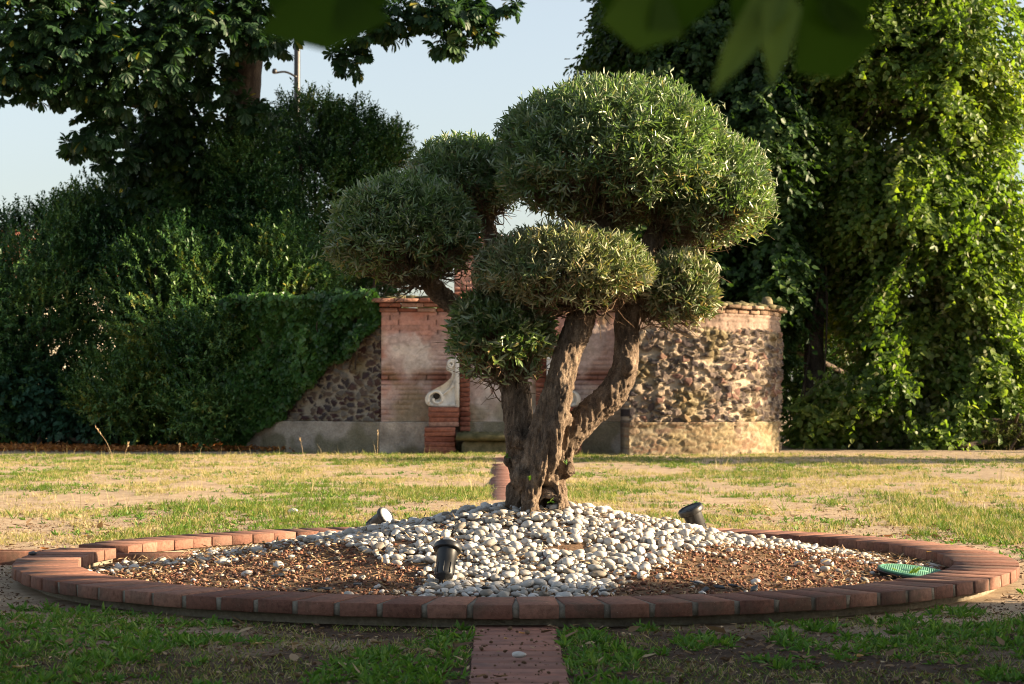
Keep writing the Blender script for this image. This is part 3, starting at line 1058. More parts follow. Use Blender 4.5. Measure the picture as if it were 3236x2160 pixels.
def rubble_fn(seed, cols, mort, gap, amp, sx=.15, sy=.105, top=None):
    def fn(s, z):
        w1, w2 = n2(s, z, 9, 2, seed + .3) - .5, n2(s, z, 9, 2, seed + 7.7) - .5
        w3, w4 = n2(s, z, 26, 2, seed + 2.3) - .5, n2(s, z, 26, 2, seed + 5.7) - .5
        f1, f2, idn, tilt = voro(s / sx + w1 * .9 + w3 * .35, z / sy + w2 * .9 + w4 * .35, seed)
        e = f2 - f1
        small = n2(s, z, 2.2, 2, seed + 3.1)
        g = gap * (.6 + .9 * small)
        st = sstep(g, g + .09, e) * (idn > .06)
        rough = n2(s, z, 30, 3, seed + 1.0) - .5
        d = st * (amp * (.35 + 1.2 * _h[(idn * 4000).astype(int)]) + tilt * amp * .75) + rough * .024 + (n2(s, z, 1.2, 2, seed + 4.0) - .5) * .05
        col = np.array(mort)[None] * (.75 + .5 * n2(s, z, 12, 3, seed + 2.0))[:, None]
        sc = pick(_h[(idn * 3999).astype(int)], cols) * (.7 + .6 * n2(s, z, 20, 3, seed + 6.0))[:, None]
        col = col * (1 - st[:, None]) + sc * st[:, None]
        m = sstep(.60, .72, n2(s, z, 1.6, 3, seed + 12.0))[:, None] * .5
        col = col * (1 - m) + np.array((.15, .12, .045)) * m
        if top is not None:                      # courses of brick under the cornice
            t = sstep(top - .02, top + .02, z + w1 * .12)
            cz = (z / .062) % 1
            cs = ((s + (np.floor(z / .062) % 2) * .12) / .25) % 1
            j = (sstep(.0, .12, cz) * sstep(1, .88, cz)) * sstep(0, .04, cs)
            bc = np.array((.20, .145, .115)) * (.35 + 1.3 * n2(s, z, 8, 4, 77.0))[:, None]
            d = d * (1 - t) + t * (.03 * j + rough * .015)
            col = col * (1 - t[:, None]) + bc * t[:, None]
        return d, np.clip(col, 0, 1)
    return fn


def stucco_fn(seed, base, moss):
    def fn(s, z):
        r = n2(s, z, 22, 4, seed + 1.0) - .5
        d = r * .02 + (n2(s, z, 2, 2, seed) - .5) * .03
        col = np.array(base) * (.35 + 1.3 * n2(s, z, 6, 5, seed + 3.0))[:, None]
        m = sstep(.45, .58, n2(s, z, 2.4, 3, seed + 5.0))[:, None] * .65
        return d, col * (1 - m) + np.array(moss) * m
    return fn


def facade_fn(seed, strong=.35):
    def fn(s, z):
        cz = (z / .0655) % 1
        row = np.floor(z / .0655)
        cs = ((s + (row % 2) * .125 + .03 * _h[(row * 37).astype(int) & 4095]) / .25) % 1
        wob = n2(s, z, 6, 2, seed + .5)
        j = sstep(0, .10, cz) * sstep(1, .86, cz) * sstep(0, .05, cs)
        topz = sstep(1.45, 1.75, z + (wob - .5) * .5)
        patch = sstep(.50, .60, n2(s, z, 2.6, 4, seed + 4.0) + topz * .3)
        band = np.exp(-((z - 1.02 - (wob - .5) * .10) / .085) ** 2) * sstep(.48, .60, n2(s, z * .3, 2.6, 2, seed + 9.0))
        expo = np.clip(patch * (.35 + .65 * topz) + band * .8, 0, 1)
        d = -.032 * (1 - j) * expo + .012 * (1 - expo) * n2(s, z, 4, 2, seed) + (n2(s, z, 24, 3, seed + 2.0) - .5) * .016 - band * .02
        mott = (.66 + .9 * n2(s, z, 8.5, 4, seed + 31.0))[:, None]
        pink = np.array((.44, .335, .295)) * mott * (.62 + .75 * n2(s, z, 3.0, 4, seed + 6.0))[:, None]
        red = np.array((.36, .15, .10)) * (.65 + .7 * _h[((row * 91 + np.floor(s / .25) * 13).astype(int)) & 4095])[:, None]
        grey = np.array((.50, .44, .385)) * mott
        col = pink
        k = sstep(.48, .62, n2(s, z, 1.9, 4, seed + 8.0))[:, None]
        col = col * (1 - k * .75) + grey * k * .75
        k2 = sstep(.52, .62, n2(s, z, 2.3, 4, seed + 14.0))[:, None]
        col = col * (1 - k2 * .8) + np.array((.40, .18, .125)) * k2 * .8
        col = col * (1 - expo[:, None] * .7) + red * expo[:, None] * .7
        col = col * (1 - band[:, None] * .6) + np.array((.17, .065, .045)) * band[:, None] * .6
        col = col * (1 - ((1 - j) * np.clip(expo + .32 * sstep(.4, .6, n2(s, z, 3.3, 2, seed + 41.0)), 0, 1))[:, None] * .7)
        crk = sstep(.022, .0, np.abs(n2(s, z * 2.0, 3.1, 3, seed + 51.0) - .5))[:, None] * sstep(.5, .62, n2(s, z, 1.4, 2, seed + 53.0))[:, None]
        col = col * (1 - .30 * crk)
        ms = sstep(.54, .66, n2(s, z, 2.0, 3, seed + 21.0) + .10 * sstep(.75, .45, z))[:, None]
        col = col * (1 - ms * .55) + np.array((.20, .17, .08)) * ms * .55
        return d, np.clip(col, 0, 1)
    return fn


def course(mb, plan, z0, z1, out, L=.26, bev=.008, jit=.004, back=.2):
    plan = np.asarray(plan, float)
    for a, b in zip(plan[:-1], plan[1:]):
        ln = np.linalg.norm(b - a)
        t = (b - a) / ln
        nn = np.array((t[1], -t[0]))
        m = max(1, round(ln / L))
        ang = math.atan2(t[1], t[0])
        for k in range(m):
            o = out + random.uniform(-jit, jit) * 2
            p = a + t * ln * (k + .5) / m + nn * (o - back) / 2
            mb.box((p[0], p[1], (z0 + z1) / 2 + random.uniform(-jit, jit) * .6), (ln / m - random.uniform(.004, .012), o + back, z1 - z0 - .006), Matrix.Rotation(ang, 3, 'Z'), bev, None, .0025)


def fountain_wall():
    zc = W(900, 715, YW)[2]                          # underside of the cornice
    zt = W(900, 687, YW)[2]
    zp = W(900, 967, YW)[2]
    xl, xr = W(876, 0, YW)[0], W(1432, 0, YW)[0]
    t = thing('fountain_wall', ((xl + xr) / 2, YW, 0), 'old pink brick and rubble fountain wall with scroll stones, partly hidden behind the olive', 'wall')
    c = [(xl, YW), (xr, YW)]
    grid_panel('facade', c, zp, zc, .016, facade_fn(3), M['facade'], t)
    grid_panel('plinth', [(xl - .02, YW - .03), (xr + .02, YW - .03)], -.15, zp, .018, stucco_fn(8, (.37, .32, .265), (.13, .115, .05)), M['stucco'], t, .38)
    # wings that bend back on both sides
    lw = [(-3.95, 28.1), (-3.2, 27.45), (-2.5, 26.85), (xl - .004, YW + .13)]
    a = np.linspace(0, 1, 14)
    rx = xr + .004 + 2.17 * np.sin(a * 1.30) / math.sin(1.30) * (1 - .0 * a)
    rw = np.stack([rx, YW - .62 + 1.75 * (.30 * a + .70 * a ** 2.6)], -1)
    cols = [(.045, .032, .036), (.05, .042, .045), (.075, .05, .046), (.10, .075, .06), (.055, .03, .032), (.13, .115, .10)]
    grid_panel('rubble_wing', lw, zp, zt - .05, .016, rubble_fn(21, cols, (.27, .24, .19), .13, .035, .135, .088), M['rubble'], t, .4)
    cols2 = [(.075, .058, .052), (.12, .094, .08), (.05, .04, .04), (.17, .13, .10), (.09, .07, .062), (.24, .19, .14), (.04, .034, .036), (.13, .075, .06)]
    grid_panel('rubble_wing', rw, zp, zc + .02, .016, rubble_fn(44, cols2, (.32, .265, .20), .11, .052, .118, .084, zc - .24), M['rubble'], t, .4)
    grid_panel('plinth', [(x - .02, y - .03) for x, y in lw], -.3, zp, .018, stucco_fn(12, (.36, .31, .255), (.12, .11, .05)), M['stucco'], t, .42)
    pl = rw + np.array((.0, -.045))

    def rp(s, z):
        d, col = rubble_fn(61, [(.26, .17, .115), (.30, .22, .15), (.20, .14, .105), (.32, .25, .16)], (.32, .27, .19), .12, .02, .26, .068)(s, z)
        m = sstep(.45, .6, n2(s, z, 3, 3, 5.0))[:, None] * .35
        return d + .03 * np.exp(-((z - zp) / .05) ** 2), col * (.68 - .68 * m) + np.array((.17, .14, .06)) * m
    grid_panel('plinth', pl, -.3, zp, .018, rp, M['rubble'], t, .42)
    # cornices
    mb = MB()
    cw = [(xl - .03, YW), (xr + .03, YW)]
    course(mb, cw, zc, zc + .060, .02)
    course(mb, cw, zc + .062, zc + .118, .085, .30)
    course(mb, [(xl - .13, YW), (xr + .13, YW)], zc + .120, zc + .178, .15, .31)
    mb.build('cornice', M['wallbrick'], t)
    mb = MB()
    course(mb, rw[1:], zc - .03, zc + .03, .05)
    course(mb, rw[2:], zc + .032, zc + .085, .10, .31, .012, .016)
    mb.build('cornice', M['oldcap'], t)
    # broken top course, moss and a stone lump on the right wing
    mb = MB()
    for k in range(110):
        q = rw[random.randint(0, 12)] + RG.normal(0, .09, 2)
        V, F = ico(1)
        V = V * (1 + RG.normal(0, .18, (len(V), 1))) * np.array((random.uniform(.05, .13), random.uniform(.05, .1), random.uniform(.02, .05)))
        mb.add(V + np.array((q[0], q[1] + .1, zc + .085)), [F])
    mb.build('broken_top', M['moss'], t)
    V, F = ico(3)
    V = V * (1 + .5 * (fbm(V * 2, 3) - .5))[:, None] * np.array((.10, .10, .17)) * np.where(V[:, 2:] > 0, 1 - .45 * V[:, 2:], 1)
    p = W(1764, 690, 27.5)
    mk('finial', V * .85 + np.array((p[0], p[1] + .2, zc + .20)), [F], M['moss'], t, True, {'tint': np.full(len(V), 1.0)})  # whitish stone; the grey it has in shade is put into its colour
    # raised centre behind the olive
    x0, x1 = W(1042, 0, YW)[0], W(1268, 0, YW)[0]
    za = W(0, 560, YW)[2]
    grid_panel('attic', [(x0, YW + .06), (x1, YW + .06)], zc + .18, za, .02, facade_fn(31), M['facade'], t)
    mb = MB()
    course(mb, [(x0 - .06, YW + .06), (x1 + .06, YW + .06)], za, za + .06, .08)
    course(mb, [(x0 - .12, YW + .06), (x1 + .12, YW + .06)], za + .062, za + .12, .14)
    mb.build('cornice', M['wallbrick'], t)
    # moss on the cornice
    mb = MB()
    for k in range(26):
        V, F = ico(1)
        V = V * (1 + RG.normal(0, .12, (len(V), 1))) * np.array((random.uniform(.06, .16), .08, random.uniform(.015, .045)))
        mb.add(V + np.array((random.uniform(xl + .02, xr), YW - random.uniform(-.05, .08), zc + .185)), [F])
    mb.build('moss', M['moss'], t)
    xc = (xl + xr) / 2
    for sg in (-1, 1):
        fx = lambda u: xc + sg * (xc - W(u, 0, YW)[0]) if sg > 0 else W(u, 0, YW)[0]
        mb = MB()                                    # red brick strip beside the niche
        x = (fx(1056) + fx(1079)) / 2
        z = W(0, 988, YW)[2]
        ztop = W(0, 745, YW)[2]
        while z < ztop:
            mb.box((x + random.uniform(-.006, .006), YW - .02, z + .03), (PX(23, YW), .16 + random.uniform(0, .015), .058), bev=.006, jit=.002, tint=random.random() * .6)
            z += .064
        mb.build('pilaster', M['wallbrick'], t)
        mb = MB()                                    # pedestal of the scroll
        z = -.08
        zl = W(0, 984, YW)[2]
        zu = W(0, 933, YW)[2]
        while z < zu - .01:
            lowp = z < zl
            w = abs(fx(1047) - fx(978)) if lowp else abs(fx(1054) - fx(987))
            xm = (fx(978) + fx(1047)) / 2 if lowp else (fx(987) + fx(1054)) / 2
            mb.box((xm, YW - (.20 if lowp else .16), z + .031), (w + random.uniform(-.01, .01), .42 if lowp else .34, .060), bev=.007, jit=.003, tint=random.random())
            z += .064
        mb.build('pedestal', M['wallbrick'], t)
        # scroll: outline in photo pixels at the left one, mirrored for the right one
        O = spline([(1052, 824), (1040, 821), (1031, 826), (1027, 835), (1030, 844), (1038, 848), (1043, 853), (1040, 863), (1030, 873), (1017, 883), (1000, 892), (986, 900), (979, 910), (978, 919), (983, 928), (994, 932), (1012, 933), (1035, 933), (1053, 932)], 4)
        P2 = np.array([(fx(u), W(0, v, YW)[2]) for u, v in O])
        if sg > 0: P2 = P2[::-1]
        n = len(P2)
        cen = P2.mean(0)
        rings = []
        for yy, k in ((YW - .07, 1), (YW - .235, 1), (YW - .25, .965), (YW - .25, .86), (YW - .228, .83)):
            q = cen + (P2 - cen) * k
            rings.append(np.stack([q[:, 0], np.full(n, yy), q[:, 1]], -1))
        Vv = np.concatenate(rings)
        i = np.arange(len(rings) - 1)[:, None] * n
        j = np.arange(n)[None]
        k = (j + 1) % n
        q = np.stack([i + j, i + k, i + n + k, i + n + j], -1).reshape(-1, 4)
        vol = mk('scroll', Vv, [q, np.arange(n)[::-1][None], (np.arange(n) + (len(rings) - 1) * n)[None]], M['stone'], t, False, {'tint': np.full(len(Vv), .6)})
        mb = MB()

        def sp(uc, vc, r0, turns, rad, st):
            a = np.linspace(st, st + turns * 2 * math.pi, int(20 * turns) + 6)
            rr = np.linspace(r0, r0 * .35, len(a))
            pts = np.stack([np.array([fx(uc + r * math.cos(b)) for r, b in zip(rr, a)]), np.full(len(a), YW - .245), np.array([W(0, vc + r * math.sin(b), YW)[2] for r, b in zip(rr, a)])], -1)
            V, F = tube(pts, rad, 8)
            mb.add(V, F, .8)
        sp(1004, 914, 20, 1.1, .020, 2.6)
        sp(1037, 836, 8.5, 1.4, .014, 1.2)
        for k in range(5):                           # fan of flutes
            e = np.array([(1046, 868 + 4 * k), (1040 - 3 * k, 884 + 3.2 * k), (1030 - 4 * k, 899 + 2.4 * k)], float)
            pts = [(fx(u), YW - .236, W(0, v, YW)[2]) for u, v in spline(e, 4)]
            V, F = tube(pts, .010, 6)
            mb.add(V, F, .5)
        mb.box(((fx(1046) + fx(1055)) / 2, YW - .165, (W(0, 820, YW)[2] + W(0, 931, YW)[2]) / 2), (PX(9, YW), .19, PX(116, YW)), bev=.01, tint=.5)
        mb.build('carving', M['stone'], vol)
        V, F = lathe([(.042, 0), (.042, .02), (.03, .022)], 20)
        V = V @ np.array(Matrix.Rotation(math.pi / 2, 3, 'X')).T + np.array((fx(1004), YW - .232, W(0, 908, YW)[2]))
        mk('hole_shade', V, F, M['dark'], vol, False, {'tint': np.full(len(V), .5)})  # near-black disc painted in for the shade inside the scroll's hole
    # stone trough between the pedestals
    b0, b1 = W(1049, 0, YW)[0], xc + (xc - W(1049, 0, YW)[0])
    zs = W(0, 990, YW)[2]
    mb = MB()
    mb.box((xc, YW - .36, zs - .055), (b1 - b0, .52, .11), bev=.03, jit=.006, tint=.2)
    tr = mb.build('trough', M['moss'], t)
    mb = MB()
    mb.box((xc, YW - .30, (zs - .11) / 2 - .05), (b1 - b0 - .16, .36, zs - .01), bev=.04, jit=.008, tint=.7)
    mb.build('trough_body', M['moss'], tr)
    # warm litter and moss lying on the trough
    mb = MB()
    for k in range(24):
        V, F = ico(1)
        mb.add(V * (1 + RG.normal(0, .2, (len(V), 1))) * np.array((.05, .04, .014)) + np.array((random.uniform(b0 + .1, b1 - .1), YW - random.uniform(.2, .55), zs)), [F])
    mb.build('moss', M['moss'], tr)
    return lw, rw, zc, zt, zp


LWING, RWING, ZC, ZTW, ZP = fountain_wall()


# ------------------------------------------------------------------ foliage builders
def shoots(B, D, L, n, lw, ll, T, ang=.75, droop=0.0, flat=.0):
    """Leaves set along straight shoots."""
    m = len(B)
    D = nrm(D)
    t = np.tile((np.arange(n) + .6) / n, m)
    k = np.repeat(np.arange(m), n)
    Dk = D[k]
    Lk = L[k]
    pos = B[k] + Dk * (Lk * t)[:, None] - np.array((0, 0, 1.0)) * (droop * Lk * t * t)[:, None]
    side = nrm(np.cross(Dk, np.array((.2, .1, 1.0))))
    up = np.cross(side, Dk)
    az = np.tile(np.arange(n) * 2.4, m) + np.repeat(RG.uniform(0, 6.3, m), n) + RG.normal(0, .4, m * n)
    if flat: az = np.where(np.arange(m * n) % 2, 0, math.pi) + RG.normal(0, .5, m * n)
    R_ = side * np.cos(az)[:, None] + up * np.sin(az)[:, None]
    ld = nrm(Dk * math.cos(ang) + R_ * math.sin(ang) + RG.normal(0, .18, (m * n, 3)) - np.array((0, 0, droop * .9)))
    nn = Dk * .5 + np.array((0, 0, .9)) - R_ * .2 + RG.normal(0, .25, (m * n, 3))
    s = RG.uniform(.55, 1.22, m * n)
    return leaves(pos, ld, nn, ll * s, lw * s, T, RG.normal(-.1, .1, m * n))


def blobs(spec, n, shell=.5, back=.5, zmin=.0, lump=.30):
    """Points in the outer shell of several ellipsoids (u, v, Y, ru, rv, ry px); returns points and outward normals."""
    vol = np.array([b[3] * b[4] ** .5 * b[5] ** .5 for b in spec], float)
    P, N = [], []
    cs = [(W(b[0], b[1], b[2]), np.array((PX(b[3], b[2]), PX(b[5], b[2]), PX(b[4], b[2])))) for b in spec]
    for (c, a), k in zip(cs, (n * vol / vol.sum()).astype(int)):
        d = rdir(int(k * 2.2))
        keep = (d[:, 1] < .25) | (RG.random(len(d)) < back)
        d = d[keep][:k]
        r = 1 - shell * RG.random(len(d)) ** 1.5
        r *= 1 + lump * (fbm(d * 2.6 + c, 3) - .5)
        p = c + d * a * r[:, None]
        P.append(p); N.append(nrm(d / a))
    P, N = np.concatenate(P), np.concatenate(N)
    ok = P[:, 2] > zmin
    return P[ok], N[ok]


def trunk_mesh(name, pts, rad, parent, mat=None, n=14, rough=.06):
    P = spline(np.column_stack([np.asarray(pts, float), rad]), 8)
    V, F = tube(P[:, :3], P[:, 3], n)
    c = np.repeat(P[:, :3], n, 0)
    k = 1 + (fbm(V * np.array((6, 6, 2.0)), 3) - .5) * rough * 6
    V = c + (V - c) * k[:, None]
    return mk(name, V, F, mat or M['treebark'], parent, True)


def branches(name, spec, parent, mat=None):
    mb = MB()
    for pts, r0, r1 in spec:
        P = spline(pts, 6)
        V, F = tube(P, np.linspace(r0, r1, len(P)), 8)
        mb.add(V, F, .5)
    return mb.build(name, mat or M['treebark'], parent, True)


def fill_branches(parent, root, P, k, r0=.05, r1=.012):
    idx = RG.choice(len(P), k, replace=False)
    sp = []
    for i in idx:
        e = P[i]
        m = root * .45 + e * .55 + RG.normal(0, .25, 3)
        sp.append(([root + RG.normal(0, .15, 3), m, e], r0, r1))
    return branches('branches', sp, parent)


def leafy(name, label, cat, spec, n, per, lw, ll, T, mat, L=(.22, .42), up=.5, group=None, trunk=None, base=None, shell=.5, back=.5, ang=.75, droop=0.0, flat=0.0, zmin=0.05, part='foliage', nbr=14, rootz=.5):
    P, N = blobs(spec, n, shell, back, zmin)
    if name == 'evergreen_shrub':
        k = (fbm(P * 1.9, 2) > .44) | (RG.random(len(P)) < .22)
        P, N = P[k], N[k]
    if base is None:
        base = np.array((P[:, 0].mean(), P[:, 1].mean(), 0.0))
    t = thing(name, tuple(base), label, cat, group)
    D = nrm(N + np.array((0, 0, up)) + RG.normal(0, .45, P.shape))
    Ls = RG.uniform(*L, len(P))
    V = shoots(P - D * Ls[:, None] * .5, D, Ls, per, lw, ll, T, ang, droop, flat)
    tint = np.clip(np.repeat((fbm(P * 1.3, 2) - .5) * 1.3 + .42 + RG.normal(0, .16, len(P)), per) + RG.normal(0, .12, len(P) * per), 0, .985)  # lighter clumps in the leaf tint imitate sprigs catching the light
    tint = np.where(RG.random(len(tint)) < .004, 1, tint)
    leaf_mesh(part, V, 6, M[mat], t, tint)
    if trunk is not None:
        trunk_mesh('trunk', trunk[0], trunk[1], t)
        root = np.array(trunk[0][-1], float)
    else:
        root = np.array(base) + np.array((0, 0, rootz))
        branches('stems', [([np.array(base) + np.append(RG.normal(0, .25, 2), -.05), root + RG.normal(0, .2, 3), root + np.append(RG.normal(0, .6, 2), random.uniform(.5, 1.4) * rootz)], .05, .02) for _ in range(6)], t)
    if nbr: fill_branches(t, root, P, nbr)
    return t


# left: three evergreen shrubs, a low dark bush, ivy on the wall, chestnut tree with ivy on its trunk
leafy('evergreen_shrub', 'dark evergreen shrub at the far left end of the hedge with shoots against the sky', 'shrub',
      [(70, 790, 30.0, 200, 260, 200), (190, 640, 30.8, 150, 190, 160), (30, 600, 31.3, 130, 120, 130), (150, 520, 31.3, 110, 70, 100), (-150, 720, 30.5, 170, 260, 170)],
      9000, 20, .030, .066, OV, 'shrub', (.25, .55), .55, 'evergreen shrubs of the hedge', rootz=1.0)
leafy('evergreen_shrub', 'broad dark evergreen shrub in front of the ivy covered tree trunk', 'shrub',
      [(420, 760, 29.3, 200, 260, 200), (440, 540, 31.6, 150, 150, 150), (330, 900, 28.9, 170, 110, 150), (540, 850, 29.1, 130, 150, 130), (480, 930, 27.7, 110, 85, 90), (470, 820, 27.7, 95, 150, 80), (330, 480, 31.2, 120, 130, 120), (520, 470, 31.0, 110, 150, 120), (230, 520, 31.4, 110, 110, 120), (575, 760, 29.1, 90, 120, 100), (520, 700, 28.8, 110, 140, 110), (300, 620, 30.6, 150, 150, 150)],
      10500, 20, .030, .066, OV, 'shrub', (.25, .55), .55, 'evergreen shrubs of the hedge', rootz=1.0)
leafy('evergreen_shrub', 'tallest evergreen shrub of the hedge, rising behind the ivy clad end of the wall', 'shrub',
      [(720, 490, 31.6, 165, 270, 180), (640, 700, 29.2, 140, 190, 150), (800, 420, 32.1, 115, 180, 150), (700, 300, 32.1, 90, 85, 110), (860, 560, 32.3, 110, 130, 130), (890, 345, 32.3, 50, 60, 80), (570, 400, 30.1, 90, 150, 100), (590, 560, 30.1, 110, 170, 120)],
      12500, 20, .030, .066, OV, 'shrub', (.25, .55), .6, 'evergreen shrubs of the hedge', rootz=1.2)
leafy('low_bush', 'low bush with broad blue-green leaves at the foot of the hedge', 'bush',
      [(60, 900, 29.6, 170, 80, 130), (240, 950, 29.4, 150, 58, 110), (390, 975, 29.3, 90, 40, 80), (0, 780, 30, 90, 90, 90)],
      1300, 12, .075, .105, OV, 'bay', (.2, .4), .1, rootz=.4, droop=.3)


def ivy():
    # wall ivy: sheet of leaves over the left wing, its lower edge running down to the left
    pl = np.array(LWING)
    seg = np.linalg.norm(np.diff(pl, axis=0), axis=1)
    cum = np.concatenate([[0], np.cumsum(seg)])
    n = 60000
    s = RG.uniform(0, cum[-1] + .02, n)
    z = .05 + (ZTW - .02 + .22 * n2(s, s * 0, 2.3, 3, 51.0) - .05) * RG.random(n)
    x, y = np.interp(s, cum, pl[:, 0]), np.interp(s, cum, pl[:, 1])
    u = (x / y * FPX + 1618) / 1.37761
    low = np.interp(u, [560, 600, 650, 690, 760, 830, 868, 900], [1015, 985, 945, 905, 835, 785, 735, 690])
    zlow = np.array([W(a, b, c)[2] for a, b, c in zip(u, low + 26 * (n2(s, z, 3, 3, 4.0) - .5) * 2, y)])
    k = (z > zlow) & (n2(s, z, 3.5, 3, 40.0) > .33)
    x, y, z, s = x[k], y[k], z[k], s[k]
    n = len(x)
    lump = .02 + .95 * n2(s, z, 2.6, 3, 3.0) ** 1.8 + .14 * sstep(ZTW - .35, ZTW + .05, z)
    t = nrm(np.stack([np.gradient(pl[:, 0]), np.gradient(pl[:, 1])], -1))
    nx, ny = .64, -.77
    out = lump * RG.uniform(.35, 1.0, n)
    P = np.stack([x + nx * out * -.6, y + ny * out, z], -1)
    base = (P[:, 0].mean(), P[:, 1].mean(), 0)
    th = thing('wall_ivy', base, 'bright green ivy draped over the left end of the stone wall', 'ivy')
    D = nrm(np.array((0, -.35, -.75)) + RG.normal(0, .5, (n, 3)))
    N = nrm(np.array((-.3, -1, .55)) + RG.normal(0, .4, (n, 3)))
    sc = RG.uniform(.7, 1.2, n)
    V = leaves(P, D, N, .085 * sc, .078 * sc, OV)
    leaf_mesh('foliage', V, 6, M['ivy'], th, np.clip(n2(s, z, 2, 2, 6.0)[:] * 0 + fbm(P * 2.5, 2) + RG.normal(0, .15, n) - .05, 0, 1))
    sp = []
    for i in range(26):
        s0 = random.uniform(.2, cum[-1] - .3)
        xx, yy = np.interp(s0, cum, pl[:, 0]), np.interp(s0, cum, pl[:, 1])
        sp.append(([(xx, yy - .05, random.uniform(1.0, 1.5)), (xx + random.uniform(-.2, .2), yy - .08, 1.7), (xx + random.uniform(-.2, .2), yy - .1, ZTW)], .012, .006))
    branches('stems', sp, th)


ivy()


def palmate(P, D, N, size, k=6):
    """Palmate leaf: k leaflets round each stalk end."""
    n = len(P)
    D = nrm(D)
    S = nrm(np.cross(D, N))
    a = np.linspace(-1.5, 1.5, k)
    Dl = (np.cos(a)[None, :, None] * D[:, None] + np.sin(a)[None, :, None] * S[:, None] - np.array((0, 0, .28))).reshape(-1, 3)
    sz = np.repeat(size, k) * np.tile(1 - .28 * np.abs(a) / 1.5, n)
    return leaves(np.repeat(P, k, 0), Dl, np.repeat(N, k, 0), sz, sz * .40, OB, np.full(n * k, -.18))


def chestnut():
    Y0 = 28.6
    b = W(400, 1005, 31.0)
    t = thing('chestnut_tree', (b[0], 31.0, 0), 'big broadleaf chestnut tree with ivy clad trunk, its shaded canopy filling the top left', 'tree')
    spec = [(40, 40, 28.5, 150, 120, 200), (190, 90, 28.3, 140, 110, 190), (330, 110, 28.6, 130, 130, 190), (480, 40, 28.8, 140, 100, 190), (600, 50, 29.0, 90, 90, 170),
            (120, 180, 28.5, 120, 60, 150), (250, 215, 28.8, 90, 60, 120), (230, 290, 29.0, 60, 60, 90), (180, 335, 29.3, 45, 22, 70), (20, 170, 28.2, 70, 60, 100),
            (280, 360, 30, 60, 60, 80), (570, 265, 29.8, 70, 40, 60), (500, 180, 29.6, 55, 60, 80), (470, 340, 30.4, 80, 110, 70), (300, 450, 30.6, 70, 80, 70), (350, 300, 30.2, 90, 90, 60),
            (830, 60, 29.0, 75, 75, 120), (800, 135, 29.2, 42, 42, 70), (900, 40, 29.0, 60, 50, 90), (730, 10, 29, 80, 40, 100), 
            (1040, 38, 28.6, 85, 45, 110), (1030, 98, 28.6, 50, 26, 60), (1120, 75, 28.6, 42, 22, 50), (985, 20, 28.8, 60, 40, 90), (1165, 14, 28.6, 34, 18, 40), (1090, 20, 28.6, 50, 30, 60),
            (200, -150, 29, 330, 170, 330), (600, -180, 29.5, 330, 170, 330), (900, -170, 29.5, 260, 110, 260), (300, -420, 30, 420, 220, 420), (800, -420, 30, 350, 200, 380)]
    P, N = blobs(spec, 12500, .65, .8, .5)
    v = 1080 / 1.3776
    D = nrm(N * .6 + np.array((0, -.25, -.45)) + RG.normal(0, .5, P.shape))
    Nn = np.array((0, -.25, 1.0)) + RG.normal(0, .4, P.shape)
    V = palmate(P, D, Nn, RG.uniform(.13, .22, len(P)))
    tn = np.repeat(np.clip(fbm(P * 1.2, 2) + RG.normal(0, .18, len(P)) - .1, 0, .95), 6)
    tn = np.where(RG.random(len(tn)) < .012, 1, tn)
    leaf_mesh('crown', V, 6, M['chestnut'], t, tn)
    p = lambda u, v, y: W(u, v, y)
    tr = [(b[0], 31.0, -.1), p(402, 800, 31), p(398, 500, 31), p(400, 200, 31), p(430, 0, 31), p(450, -250, 31)]
    trunk_mesh('trunk', tr, [.34, .27, .24, .22, .2, .14], t)
    trunk_mesh('trunk', [p(440, 900, 31.2), p(500, 600, 30.9), p(548, 330, 30.5), p(562, 150, 30.4), p(566, 0, 30.4), p(600, -300, 30.5)], [.26, .24, .25, .25, .23, .15], t)
    branches('branches', [([p(410, 100, 31), p(250, 60, 29.5), p(60, 40, 28.6)], .09, .02), ([p(430, -50, 31), p(700, -60, 29.5), p(1000, 0, 28.7), p(1140, 60, 28.6)], .10, .012),
                          ([p(566, 60, 30.4), p(700, -10, 29.5), p(820, 60, 29)], .08, .02), ([p(410, 230, 31), p(300, 240, 29.5), p(150, 190, 28.6)], .07, .015), ([p(440, -200, 31), p(250, -300, 29.5), p(100, -380, 29)], .1, .02),
                          ([p(450, -230, 31), p(700, -330, 30), p(900, -380, 30)], .1, .02), ([p(985, 0, 28.8), p(1030, 60, 28.6), p(1035, 110, 28.6)], .02, .008), ([p(250, 230, 29.3), p(215, 300, 29.1), p(150, 338, 29.3)], .03, .008)], t)
    # ivy climbing the trunk: a plant of its own
    iv = thing('trunk_ivy', (b[0] + .05, 30.8, 0), 'ivy climbing the trunk of the chestnut tree', 'ivy')
    n = 15000
    z = RG.uniform(.2, 7.6, n)
    TP = np.array(tr)
    cx = np.interp(z, TP[:, 2], TP[:, 0]); cy = np.interp(z, TP[:, 2], TP[:, 1])
    a = RG.uniform(math.pi, 2 * math.pi, n)
    r = .30 + .42 * n2(z, a, 1.1, 3, 9.0) * RG.uniform(.6, 1.05, n)
    P = np.stack([cx + np.cos(a) * r * 1.1, cy + np.sin(a) * r, z], -1)
    Nn = np.stack([np.cos(a), np.sin(a), .5 + 0 * a], -1) + RG.normal(0, .4, (n, 3))
    D = np.stack([np.cos(a) * .4, np.sin(a) * .4, -.8 + 0 * a], -1) + RG.normal(0, .4, (n, 3))
    sc = RG.uniform(.7, 1.25, n)
    leaf_mesh('foliage', leaves(P, D, Nn, .085 * sc, .075 * sc, OV), 6, M['shrub'], iv, np.clip(fbm(P * 2, 2) + RG.normal(0, .15, n), 0, .98))
